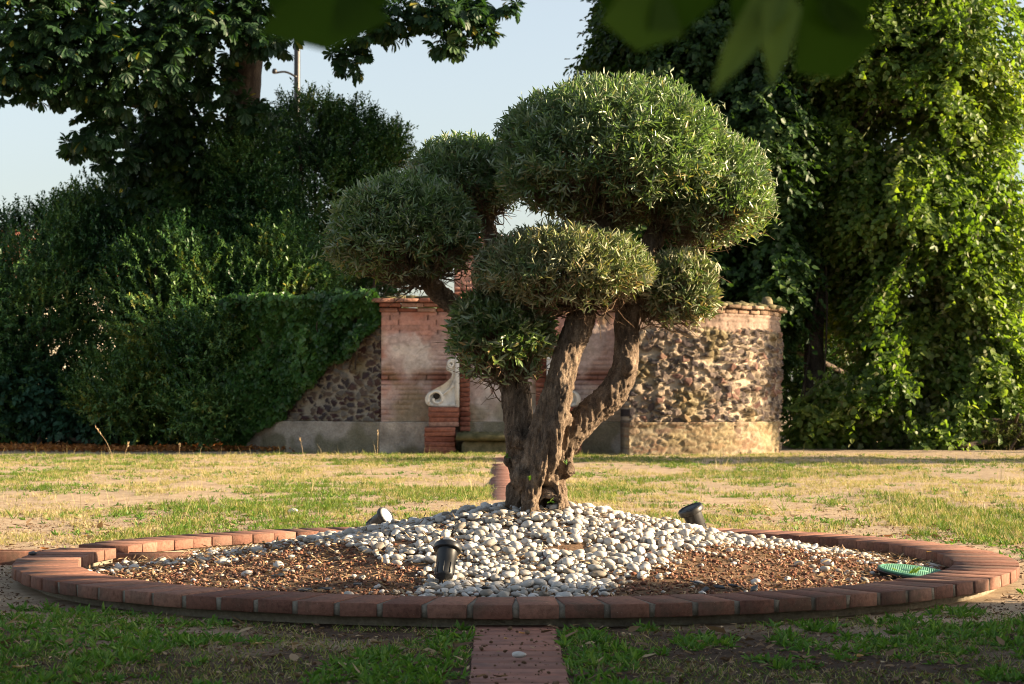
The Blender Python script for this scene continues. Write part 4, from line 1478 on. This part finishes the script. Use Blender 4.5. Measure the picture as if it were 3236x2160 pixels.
    branches('stems', [([TP[0] + np.array((q, -.36, .1)), np.array((np.interp(2, TP[:, 2], TP[:, 0]) + q, 30.68, 2.0)), np.array((np.interp(5, TP[:, 2], TP[:, 0]) + q, 30.74, 5.0))], .02, .01) for q in (-.15, 0, .12)], iv)


chestnut()


# right: dark tree behind the wall, sunlit lime tree, pale shrub
def lime_leafy(t, spec, n, mat, per=9, ll=.095, lw=.078, shell=.6, cut=None, LL=(.6, 1.25)):
    P, N = blobs(spec, n, shell, .7, .08, .55)
    if cut:
        k = fbm(P * cut[0] + 5, 2) > cut[1]
        P, N = P[k], N[k]
    hz = N * np.array((1, 1, 0))
    D = nrm(hz * .8 + np.array((-.05, -.10, -.38)) + RG.normal(0, .35, P.shape))
    L = RG.uniform(*LL, len(P))
    V = shoots(P - D * L[:, None] * .5, D, L, per, lw, ll, OV, .85, .28, 1.0)
    tn = np.clip(np.repeat(fbm(P * 1.3, 2), per) + RG.normal(0, .18, len(P) * per), 0, 1)
    leaf_mesh('crown', V, 6, M[mat], t, tn)
    return P


b = W(1640, 1000, 33.0)
t = thing('shade_tree', (b[0], 33.0, 0), 'dark green tree behind the wall, its deep shaded crown right behind the olive', 'tree')
P = lime_leafy(t, [(1480, 70, 31.8, 120, 120, 300), (1600, 160, 31.6, 170, 170, 330), (1400, 125, 31.8, 62, 48, 110), (1720, 380, 30.6, 150, 230, 340), (1740, 640, 30.6, 120, 160, 320), (1500, 360, 30.6, 140, 200, 340), (1560, 620, 30.6, 130, 130, 320), (1420, 520, 30.0, 100, 110, 240),
               (1660, -60, 32, 260, 160, 330), (1500, -180, 32.5, 150, 150, 260), (1420, 20, 32.0, 50, 60, 110)], 11500, 'darktree', 12, .105, .085, .7, None, (.35, .8))
trunk_mesh('trunk', [(b[0], 33, -.1), W(1650, 600, 33), W(1640, 200, 33), W(1640, -150, 33)], [.3, .25, .2, .12], t)
fill_branches(t, W(1645, 250, 33), P, 22)

b = W(1868, 1025, 30.0)
t = thing('lime_tree', (b[0], 30.0, 0), 'tall lime tree with drooping sunlit sprays filling the right side', 'tree')
P = lime_leafy(t, [(1960, 110, 30.5, 200, 170, 240), (2160, 200, 30.5, 200, 230, 280), (1930, 400, 30.6, 130, 190, 180), (2080, 480, 30.2, 190, 170, 240), (2225, 560, 30.0, 150, 190, 240), (2120, 720, 29.8, 180, 170, 220),
               (2235, 850, 29.6, 145, 150, 200), (2080, 900, 29.3, 150, 115, 170), (1960, 960, 29.0, 110, 75, 120), (1900, 1000, 29.0, 70, 40, 80), (2180, 960, 29.0, 110, 70, 120), (1990, 640, 31.2, 120, 140, 140),
               (2050, -140, 30.5, 270, 150, 300), (1900, 960, 29.0, 90, 70, 80), (2080, 1000, 28.6, 150, 40, 100), (2240, 970, 29.2, 130, 75, 100), (1870, 200, 30.8, 120, 220, 160), (1900, 500, 30.6, 90, 130, 110)], 22000, 'lime', 13, .102, .086, .75, (.8, .41), (.35, .85))
trunk_mesh('trunk', [(b[0], 30.0, -.1), W(1868, 800, 30.2), W(1878, 600, 30.6), W(1905, 380, 30.9), W(1950, 120, 31.0), W(1980, -200, 31.0)], [.19, .15, .14, .12, .10, .06], t)
fill_branches(t, W(1905, 380, 30.9), P, 26, .032, .008)
leafy('pale_shrub', 'low pale green scrubby shrub at the right edge under the lime tree', 'shrub',
      [(2260, 1010, 28.6, 100, 38, 80), (2340, 1000, 28.6, 80, 45, 80), (2430, 990, 28.6, 80, 55, 80), (2190, 1022, 28.4, 50, 20, 50)], 1500, 14, .014, .034, OV, 'bracken', (.10, .25), .7, rootz=.3, nbr=8)


# hedge behind the wall on the right closes the view under the trees
leafy('boundary_hedge', 'dark hedge standing in deep shade behind the right end of the wall', 'hedge',
      [(1850, 800, 33, 130, 230, 120), (1740, 790, 29.6, 90, 190, 110), (1640, 760, 29.6, 100, 160, 110), (1980, 820, 34, 120, 210, 110), (1600, 760, 35, 110, 130, 100), (2180, 850, 34.5, 190, 210, 110), (2380, 850, 34.5, 150, 200, 110)], 4200, 16, .05, .08, OV, 'darktree', (.25, .5), .3, rootz=1.0)

# ------------------------------------------------------------------ far things: pole, house, tree line
def far_things():
    p = W(679, 1010, 46.0)
    t = thing('utility_pole', (p[0], 46, 0), 'thin dark utility pole with a side bracket rising behind the tall shrub', 'pole')
    V, F = lathe([(.085, -.2), (.078, 5), (.068, 11.6), (.02, 11.7)], 14, (p[0], 46, 0))
    mk('pole_shaft', V, F, M['greylamp'], t, True, {'tint': np.full(len(V), .5)})
    z = W(0, 170, 46)[2]
    mb = MB()
    V, F = tube(spline([(p[0], 45.9, z - .08), (p[0] - .25, 45.85, z + .03), (p[0] - .5, 45.8, z)], 6), .025, 8)
    mb.add(V, F, .3)
    mb.build('bracket', M['greylamp'], t, True)
    mb = MB()
    V, F = lathe([(.03, -.02), (.06, 0), (.06, .06), (.03, .1)], 12, (p[0] - .5, 45.8, z))
    mb.add(V, F, .3)
    mb.build('insulator', M['greylamp'], t)
    b = W(20, 1000, 58)
    hs = thing('house', (b[0] - 2, 58, 0), 'pale house with an orange tiled roof glimpsed through the left hedge', 'house')
    mb = MB(); mb.box((b[0] - 2, 58, 2.0), (9, 6, 4.2), tint=1); mb.build('wall', M['mortar'], hs)
    x, yy = b[0] - 2, 58
    V = [(x - 5, yy - 3.5, 4.1), (x + 5, yy - 3.5, 4.1), (x + 5, yy + 3.5, 4.1), (x - 5, yy + 3.5, 4.1), (x - 5, yy, 5.7), (x + 5, yy, 5.7)]
    mk('roof', V, [np.array([(0, 1, 5, 4), (2, 3, 4, 5), (3, 2, 1, 0)]), np.array([(0, 4, 3), (1, 2, 5)])], M['wallbrick'], hs, attrs={'tint': np.full(6, .4)})
    for q in (-2.5, 0, 2.5):
        mb = MB(); mb.box((x + q, yy - 3.0, 2.3), (1.0, .08, 1.3), tint=.5)
        w = mb.build('window', M['dark'], hs)
    # wooded skyline
    n = 26000
    x = RG.uniform(-130, 130, n)
    y = RG.uniform(105, 130, n)
    top = 3.0 + 4.5 * n2(x, y * 0, .05, 3, 2.0)
    z = top * RG.random(n) ** .6
    D = rdir(n)
    V = leaves(np.stack([x, y, z], -1), D, rdir(n), RG.uniform(.6, 1.3, n), RG.uniform(.5, .9, n), OV)
    o = leaf_mesh('far_woodland', V, 6, M['darktree'])
    tag(o, 'far wooded skyline beyond the garden', 'woodland', kind='stuff')


far_things()


# ------------------------------------------------------------------ tree over the camera: shades the foreground and hangs into the top of the picture
def near_tree():
    t = thing('overhanging_tree', (4.6, 2.4, 0), 'near tree whose out of focus leaves hang into the top edge of the picture', 'tree')
    trunk_mesh('trunk', [(4.6, 2.4, -.1), (4.55, 2.4, 1.4), (4.3, 2.4, 2.8), (4.2, 2.3, 4.4)], [.24, .19, .17, .1], t)
    cs = [((6.2, 2.6, 2.4), (2.4, 3.2, 2.1)), ((4.9, 1.0, 3.2), (2.8, 2.6, 1.6)), ((7.5, 4.6, 1.8), (2.2, 1.7, 1.7)), ((8.5, 2.2, 2.6), (2.4, 3.3, 2.4)), ((7.2, 5.5, 1.2), (2.3, 1.5, 1.15)), ((7.0, 5.6, 2.2), (2.2, 1.4, 1.0))]
    P = []
    for c, a in cs:
        d = rdir(2300)
        P.append(np.array(c) + d * np.array(a) * (RG.random(2300) ** .33)[:, None])
    P = np.concatenate(P)
    P = P[(P[:, 2] > .12) & (P[:, 1] < 6.42 + .25 * n2(P[:, 0], P[:, 2], .9, 2, 1.0)) & ~((np.abs(P[:, 0]) < .30 * np.abs(P[:, 1]) + .5) & (P[:, 2] < .9 + .26 * P[:, 1]))]
    k = 9
    V = shoots(P, rdir(len(P)), RG.uniform(.25, .5, len(P)), k, .10, .16, OV, .8, .3)
    leaf_mesh('crown', V, 6, M['darktree'], t)
    fill_branches(t, np.array((4.4, 2.4, 2.6)), P, 26, .06, .012)
    # the drooping twigs with large leaves seen close to the lens
    k = 1.2 / 1.75
    tips = [(735, -60, 1.2), (1490, -70, 1.2), (1830, -70, 1.17)]
    sp = [([(4.3, 2.35, 2.7), (2.0, 1.7, 2.1), (.7, 1.3, 1.35), W(*tips[2])], .03, .003), ([(2.0, 1.7, 2.1), (.8, 1.35, 1.5), W(*tips[1])], .015, .003), ([(2.0, 1.7, 2.1), (.3, 1.35, 1.6), W(*tips[0])], .016, .003)]
    branches('twigs', sp, t)
    L = [((735, -60, 1.2), (752, 112, 1.19), .115), ((700, -50, 1.21), (632, 38, 1.22), .07), ((790, -60, 1.2), (850, 44, 1.21), .08),
         ((1490, -70, 1.2), (1465, 112, 1.19), .075), ((1520, -60, 1.2), (1575, 66, 1.2), .07), ((1440, -60, 1.21), (1392, 36, 1.22), .05),
         ((1830, -70, 1.17), (1628, 206, 1.16), .036), ((1800, -50, 1.17), (1772, 190, 1.15), .034), ((1850, -60, 1.17), (1935, 180, 1.18), .080), ((1780, -70, 1.18), (1690, 86, 1.19), .05), ((1880, -70, 1.17), (1985, 86, 1.19), .06)]
    for a, b, w in L:
        A, B = W(*a), W(*b)
        V = leaves(A[None], (B - A)[None], np.array([[random.uniform(-.3, .3), -1, .25]]), np.linalg.norm(B - A), w * k, OB if w > .06 else LA, -.08)
        leaf_mesh('leaf', V, 6, M['nearleaf'], t, np.full(1, 1.0 if w < .04 else .62 if w == .075 else random.uniform(.1, .45)))


near_tree()


def side_trees():
    """Unseen trees on the right shading the far lawn; the slender one is added to dapple the wing."""
    for k, (x, y, z, r, hgt, lab) in enumerate(((10.6, 26.95, 3.1, .75, 1.0, 'unseen slender tree added beyond the right edge to dapple the end of the stone wing'), (13.5, 22.9, 2.6, 1.2, 1.9, 'round tree beyond the right edge shading the far lawn strip'), (11.5, 15.2, .9, .75, .8, 'low bush beyond the right edge beside the lawn'))):
        t = thing('unseen_tree', (x, y, 0), lab, 'tree')
        q = (620, 2600, 2600)[k]
        d = rdir(q)
        P = np.array((x, y, z)) + d * np.array(((.8, 2.2, 2.2)[k], r, hgt)) * (RG.random(q) ** .4)[:, None]
        P = P[P[:, 2] > .1]
        V = shoots(P, rdir(len(P)), RG.uniform(.2, .4, len(P)), 8, .07, .11, OV, .8, .3)
        leaf_mesh('crown', V, 6, M['lime'], t)
        trunk_mesh('trunk', [(x, y, -.1), (x, y, z * .6), (x + .1, y, z + .3)], [.16, .13, .06], t)


side_trees()


# ------------------------------------------------------------------ grass, weeds, litter
def lawn():
    def blade(P, h, w, lean, tint):
        n = len(P)
        a = RG.uniform(0, 2 * math.pi, n)
        D = np.stack([np.cos(a) * lean, np.sin(a) * lean, np.ones(n)], -1)
        N = np.stack([-np.cos(a), -np.sin(a), .2 + 0 * a], -1) + RG.normal(0, .5, (n, 3))
        return leaves(P, D, N, h, w, BL, -.18), np.asarray(tint)
    VV, TT = [], []
    # far lawn: green and dry tufts, thin thatch between
    def field(n, k=1.05):
        y = 9.8 + (26.0 - 9.8) * RG.random(n) ** k
        x = (RG.random(n) - .5) * 2 * (.285 * y + .35)
        ok = (np.hypot(x - CX, y - CY) > RO + .03) & ~((np.abs(x - path_x(y)) < .105) & (y < 24.9))
        return x[ok], y[ok]

    def gmask(x, y):
        return n2(x, y * .45, 3.2, 3, 60.0) * .6 + n2(x, y * .5, .7, 2, 61.0) * .4

    def cmask(x, y):
        return n2(x, y * .45, 2.6, 4, 3.0) * .65 + n2(x, y * .5, .6, 2, 5.0) * .35
    for cnt, per, lo, kind in ((46000, 9, .535, 'g'), (46000, 7, .50, 's')):
        x, y = field(cnt)
        f = gmask(x, y) if kind == 'g' else cmask(x, y)
        k = f + RG.normal(0, .030, len(x)) > lo
        x, y, f = x[k], y[k], f[k]
        m = len(x)
        rad = RG.uniform(.012, .04, m)
        a = RG.uniform(0, 6.3, (m, per)); rr = np.sqrt(RG.random((m, per))) * rad[:, None]
        xx, yy = (x[:, None] + np.cos(a) * rr).ravel(), (y[:, None] + np.sin(a) * rr).ravel()
        P = np.stack([xx, yy, ground_h(xx, yy) - .004], -1)
        hs_ = np.repeat(RG.lognormal(math.log(.036 if kind == 'g' else .032), .35, m), per) * RG.uniform(.6, 1.15, m * per)
        tb = np.repeat(np.clip(RG.normal(.19, .10, m), 0, .45) if kind == 'g' else np.clip(RG.normal(.56, .15, m), .30, .95), per)
        v, t_ = blade(P, np.clip(hs_, .01, .10), RG.uniform(.003, .0062 if kind == 'g' else .0045, m * per), RG.uniform(.15, 1.1, m * per), np.clip(tb + RG.normal(0, .08, m * per), 0, 1))
        VV.append(v); TT.append(t_)
    x, y = field(170000)
    k = cmask(x, y) > .44 + .12 * RG.random(len(x))
    xx, yy = x[k], y[k]
    m = len(xx)
    v, t_ = blade(np.stack([xx, yy, ground_h(xx, yy) - .004], -1), RG.uniform(.010, .032, m), RG.uniform(.0022, .004, m), RG.uniform(.3, 1.8, m), np.clip(RG.normal(.70, .17, m), .35, 1))
    VV.append(v); TT.append(t_)
    # taller dry stems
    m = 1500
    yy = RG.uniform(10.2, 26.5, m); xx = (RG.random(m) - .5) * 2 * (.28 * yy + .3)
    k = (n2(xx, yy, .6, 3, 14.0) > .5) & (np.abs(xx - path_x(yy)) > .15)
    xx, yy = xx[k], yy[k]; m = len(xx)
    v, t_ = blade(np.stack([xx, yy, ground_h(xx, yy)], -1), RG.uniform(.07, .20, m), RG.uniform(.003, .005, m), RG.uniform(.05, .35, m), RG.uniform(.45, .9, m))
    VV.append(v); TT.append(t_)
    V = np.concatenate(VV); T = np.concatenate(TT)
    n = len(V) // 5
    o = leaf_mesh('grass', V, 5, M['grass'], None, T, faces=np.array([(0, 1, 2, 3)]), tri=np.array([(3, 2, 4)]))
    tag(o, 'dry yellow grass with green tufts on the sunlit lawn behind the ring', 'grass', kind='stuff')
    # near shaded ground: low broad leaved weeds in patches
    n = 60000
    y = 4.2 + 21 * RG.random(n) ** 2.2
    x = (RG.random(n) - .5) * 2 * (.30 * y + .5)
    r = np.hypot(x - CX, y - CY)
    dens = n2(x, y * .8, 1.5, 2, 90.0) * .45 + n2(x, y * .7, 5.5, 3, 92.0) * .55 + .2 * (n2(x, y, 14, 2, 91.0) - .5) + .04 * sstep(.4, -1.2, x)
    k = (r > RO + .02) & (np.abs(x - path_x(y)) > .135) & (dens > .532 + .035 * sstep(6.5, 9.5, y)) & ((y < 6.8) | (RG.random(n) < .5)) & (y < 25.5) & (RG.random(n) < .62)
    x, y, dens = x[k], y[k], dens[k]
    m = len(x)
    per = 8
    P = np.repeat(np.stack([x, y, ground_h(x, y)], -1), per, 0)
    q = m * per
    a = RG.uniform(0, 2 * math.pi, q)
    el = RG.uniform(.15, 1.3, q)
    D = np.stack([np.cos(a) * np.cos(el), np.sin(a) * np.cos(el), np.sin(el)], -1)
    N = np.array((0, 0, 1.0)) + RG.normal(0, .5, (q, 3))
    s = np.repeat(RG.uniform(.55, 1.2, m), per) * RG.uniform(.6, 1.2, q)
    P = P + np.stack([np.cos(a), np.sin(a), 0 * a], -1) * (.012 * RG.random(q))[:, None]
    V = leaves(P, D, N, .030 * s, .0085 * s, LA, -.25)
    o = leaf_mesh('weed_cover', V, 6, M['weed'], None, np.clip(np.repeat(dens, per) * 1.2 - .2 + RG.normal(0, .22, q), 0, 1))
    tag(o, 'low green weeds and grass growing in patches on the shaded soil in front', 'weeds', kind='stuff')
    # fine thin grass mixed in
    n = 42000
    y = RG.uniform(4.2, 6.6, n); x = (RG.random(n) - .5) * 2 * (.30 * y + .5)
    r = np.hypot(x - CX, y - CY)
    k = (r > RO + .01) & (np.abs(x - path_x(y)) > .13) & (n2(x, y, 4.5, 3, 70.0) > .43)
    x, y = x[k], y[k]
    m = len(x)
    v, t_ = blade(np.stack([x, y, ground_h(x, y)], -1), RG.uniform(.010, .032, m), RG.uniform(.0018, .0034, m), RG.uniform(.3, 1.6, m), np.clip(RG.normal(.3, .22, m), 0, .9))
    o = leaf_mesh('thin_grass', v, 5, M['grass'], None, t_, faces=np.array([(0, 1, 2, 3)]), tri=np.array([(3, 2, 4)]))
    tag(o, 'thin short grass on the shaded soil in front of the ring', 'grass', kind='stuff')
    # crumbs, small stones and dry bits on the soil
    V1, F1 = ico(1)
    n = 30000
    y = 4.3 + 7.5 * RG.random(n) ** 1.5; x = (RG.random(n) - .5) * 2 * (.29 * y + .4)
    k = (np.hypot(x - CX, y - CY) > RO + .01)
    onp = np.abs(x - path_x(y)) < .13
    k &= ~onp | (RG.random(n) < .35)
    x, y, onp = x[k], y[k], onp[k]
    n = len(x)
    s = np.clip(RG.lognormal(math.log(.0028), .5, n), .0012, .010)
    z = np.where(onp, ground_h(x, y) * .6 + .011, ground_h(x, y)) + s * .3
    V0 = V1[None] * (1 + RG.normal(0, .2, (n, len(V1), 1))) * s[:, None, None] * np.array((1, 1, .7))
    o = mk('soil_crumbs', (V0 + np.stack([x, y, z], -1)[:, None]).reshape(-1, 3), [(F1[None] + np.arange(n)[:, None, None] * len(V1)).reshape(-1, 3)], M['bed'], None, False, {'tint': np.repeat(RG.random(n) ** 2, len(V1))})
    tag(o, 'soil crumbs and grit scattered on the bare ground', 'grit', kind='stuff')
    # twigs, dry bits and pale scraps on the ground round the ring
    n = 24000
    y = 4.3 + 9.5 * RG.random(n) ** 1.4
    x = (RG.random(n) - .5) * 2 * (.29 * y + .4)
    k = (np.hypot(x - CX, y - CY) > RO + .01) & ((np.abs(x - path_x(y)) > .13) | (RG.random(n) < .12))
    x, y = x[k], y[k]
    n = len(x)
    a = RG.uniform(0, 6.3, n)
    D = np.stack([np.cos(a), np.sin(a), RG.normal(.08, .18, n)], -1)
    L = RG.lognormal(math.log(.016), .5, n)
    V = leaves(np.stack([x, y, ground_h(x, y) + RG.uniform(.002, .010, n) + .010 * (np.abs(x - path_x(y)) < .13)], -1), D, np.array((0, 0, 1.0)) + RG.normal(0, .4, (n, 3)), L, L * RG.uniform(.12, .55, n), OV, RG.normal(0, .2, n))
    o = leaf_mesh('dry_litter', V, 6, M['litter'], None, RG.random(n) ** 1.3)
    tag(o, 'dry bits of leaf and twig strewn on the ground around the ring', 'litter', kind='stuff')
    # brown leaf litter under the hedge
    n = 9000
    x = RG.uniform(-9, -2.2, n); y = RG.uniform(27.2, 30.5, n)
    D = np.stack([RG.normal(size=n), RG.normal(size=n), RG.normal(.1, .35, n)], -1)
    V = leaves(np.stack([x, y, ground_h(x, y) + .02 + RG.random(n) * .05], -1), D, np.array((0, 0, 1.0)) + RG.normal(0, .6, (n, 3)), RG.uniform(.03, .08, n), RG.uniform(.02, .05, n), OV, RG.normal(0, .3, n))
    o = leaf_mesh('hedge_litter', V, 6, M['dryleaf'], None, RG.random(n) * .28)
    tag(o, 'brown fallen leaves lying in the shade along the foot of the hedge', 'leaf litter', kind='stuff')


lawn()


# ------------------------------------------------------------------ single small things
def ring_z(x, y):
    r = math.hypot(x - CX, y - CY)
    return ZT if RI < r < RO else None


def on_ground(u, v, z=0.0):
    """Point of the horizontal plane z under pixel (u, v)."""
    a = W(u, v, 1.0) - np.array((0, 0, CAM_H))
    k = (z - CAM_H) / a[2]
    return np.array((a[0] * k, a[1] * k, z))


FALLEN = [
    (387, 1464, 0, .048, .9, 'tan curled leaf on the shaded soil, the largest left of the path'),
    (590, 1481, 0, .042, .95, 'pale tan leaf lying flat on the soil left of the path'),
    (48, 1535, 0, .045, .85, 'tan leaf in the weeds near the bottom left corner'),
    (1197, 1456, .010, .026, .55, 'small orange leaf lying on the brick path'),
    (1160, 1468, .010, .020, .7, 'tiny pale orange scrap on the brick path beside a leaf'),
    (1326, 1450, 0, .040, 1.0, 'pale yellow leaf on the grass just right of the brick path'),
    (870, 1505, 0, .032, .6, 'small orange brown leaf in the green weeds left of the brick path'),
    (2168, 1503, 0, .034, .75, 'orange leaf lying flat on bare soil at the lower right'),
    (1970, 1508, 0, .040, .7, 'crumpled tan leaf right of the path among thin weeds'),
    (2038, 1232, 0, .060, .15, 'large rust brown leaf behind the right side of the ring'),
    (2085, 1229, 0, .050, .25, 'brown curled leaf just behind the right side of the ring'),
    (2190, 1243, 0, .065, .12, 'dark brown shrivelled leaf on soil at the far right of the ring'),
    (103, 1262, 0, .060, .2, 'brown leaf on the sandy ground behind the left side of the ring'),
    (195, 1232, 0, .055, .4, 'orange brown leaf on the dry grass behind the channel'),
    (2131, 1268, ZT, .024, .7, 'small yellow leaf lying on the ring bricks at the right'),
    (1728, 1345, .03, .045, .95, 'pale yellow curled leaf in front of the slate flakes in the bed'),
]
for u, v, z, s, tn, lab in FALLEN:
    p = on_ground(u, v, z)
    if z == 0: p[2] = float(ground_h(np.array([p[0]]), np.array([p[1]]))[0])
    nl = 12
    tt = np.linspace(0, 1, nl)
    wd = np.sin(np.pi * tt ** .8) ** .8 * .36
    a = random.uniform(0, 6.3)
    ca, sa = math.cos(a), math.sin(a)
    V = []
    for side in (-1, 0, 1):
        for q in range(nl):
            xx = (tt[q] - .5) * s
            yy = side * wd[q] * s * random.uniform(.85, 1.1)
            zz = .004 + abs(side) * .10 * s + .22 * s * (tt[q] - .45) ** 2 + random.uniform(0, .03) * s
            V.append((p[0] + xx * ca - yy * sa, p[1] + xx * sa + yy * ca, p[2] + zz))
    F = [(r * nl + q, r * nl + q + 1, (r + 1) * nl + q + 1, (r + 1) * nl + q) for r in range(2) for q in range(nl - 1)]
    o = mk('fallen_leaf', V, [np.array(F)], M['dryleaf'], None, True, {'tint': np.full(len(V), tn)})
    tag(o, lab, 'leaf', 'fallen leaves')

V3, F3 = ico(3)
for u, v, z, s, sd, nm, mt, lab in ((1190, 1509, .012, .020, 3, 'pebble', 'pebble', 'single white pebble lying on the brick path'),
                                    (672, 1181, .0, .032, 5, 'pebble', 'pebble', 'single white pebble out on the dry lawn behind the ring'),
                                    (1342, 1510, .0, .011, 6, 'pebble', 'pebble', 'small white pebble on soil beside the right edge of the brick path'),
                                    (75, 1273, ZT, .018, 9, 'dark_clod', 'slate', 'black clod of earth lying on the ring bricks at the left')):
    p = on_ground(u, v, z)
    if z == 0: p[2] = float(ground_h(np.array([p[0]]), np.array([p[1]]))[0])
    o = mk(nm, pebble_shape(V3, sd) * s + p + np.array((0, 0, s * .45)), [F3], M[mt], None, True, {'tint': np.full(len(V3), .7)})
    tag(o, lab, 'pebble' if nm == 'pebble' else 'clod')


def weed_plant(u, v, z, h, n, label, wd=.22, mat='weed', lean=.7):
    p = on_ground(u, v, z)
    t = thing('weed_plant', tuple(p), label, 'weed')
    a = np.linspace(0, 6.3, n, endpoint=False) + RG.normal(0, .3, n)
    D = np.stack([np.cos(a) * lean, np.sin(a) * lean, RG.uniform(.5, 1.2, n)], -1)
    L = h * RG.uniform(.6, 1.1, n)
    V = leaves(np.repeat(p[None], n, 0), D, np.stack([-np.cos(a), -np.sin(a), .4 + 0 * a], -1), L, L * wd, LA, -.25)
    leaf_mesh('foliage', V, 6, M[mat], t, np.full(n, .9))


weed_plant(2084, 1330, .03, .075, 9, 'bright green weed growing in front of the green lid')
weed_plant(1290, 1425, .0, .05, 8, 'small green weed beside the path where it meets the ring')


def stalk(u, v, Y, h, label, lean=0.0):
    x = W(u, 0, Y)[0]
    z = float(ground_h(np.array([x]), np.array([Y]))[0])
    t = thing('grass_stalk', (x, Y, z), label, 'grass stalk', 'tall grass stalks')
    P = spline([(x, Y, z), (x + lean * h * .4, Y, z + h * .55), (x + lean * h, Y, z + h)], 6)
    V, F = tube(P, np.linspace(.0028, .0012, len(P)), 5)
    mk('stem', V, F, M['litter'], t, True, {'tint': np.full(len(V), .9)})
    n = 14
    q = P[-1] - (P[-1] - P[-4]) * RG.random(n)[:, None]
    D = nrm(np.array((lean, 0, 1.0)) + RG.normal(0, .35, (n, 3)))
    leaf_mesh('seed_head', leaves(q, D, rdir(n), .03, .010, LA), 6, M['litter'], t, np.full(n, 1.0))


stalk(268, 0, 23.5, .40, 'tall leaning grass stalk in front of the low bush at the left', -.55)
stalk(290, 0, 23.0, .22, 'dry tufted grass stalk beside the leaning stalk at the left', .25)
stalk(700, 0, 24.0, .26, 'thin grass stalk in front of the wall plinth end', -.2)
stalk(416, 0, 23.8, .18, 'short straight grass stalk at the left part of the far lawn', .05)
stalk(868, 0, 25.4, .30, 'upright grass stalk before the plaster base of the wall', .02)
stalk(1690, 0, 22.0, .14, 'dry grass stalk before the sunlit stone wing', .2)
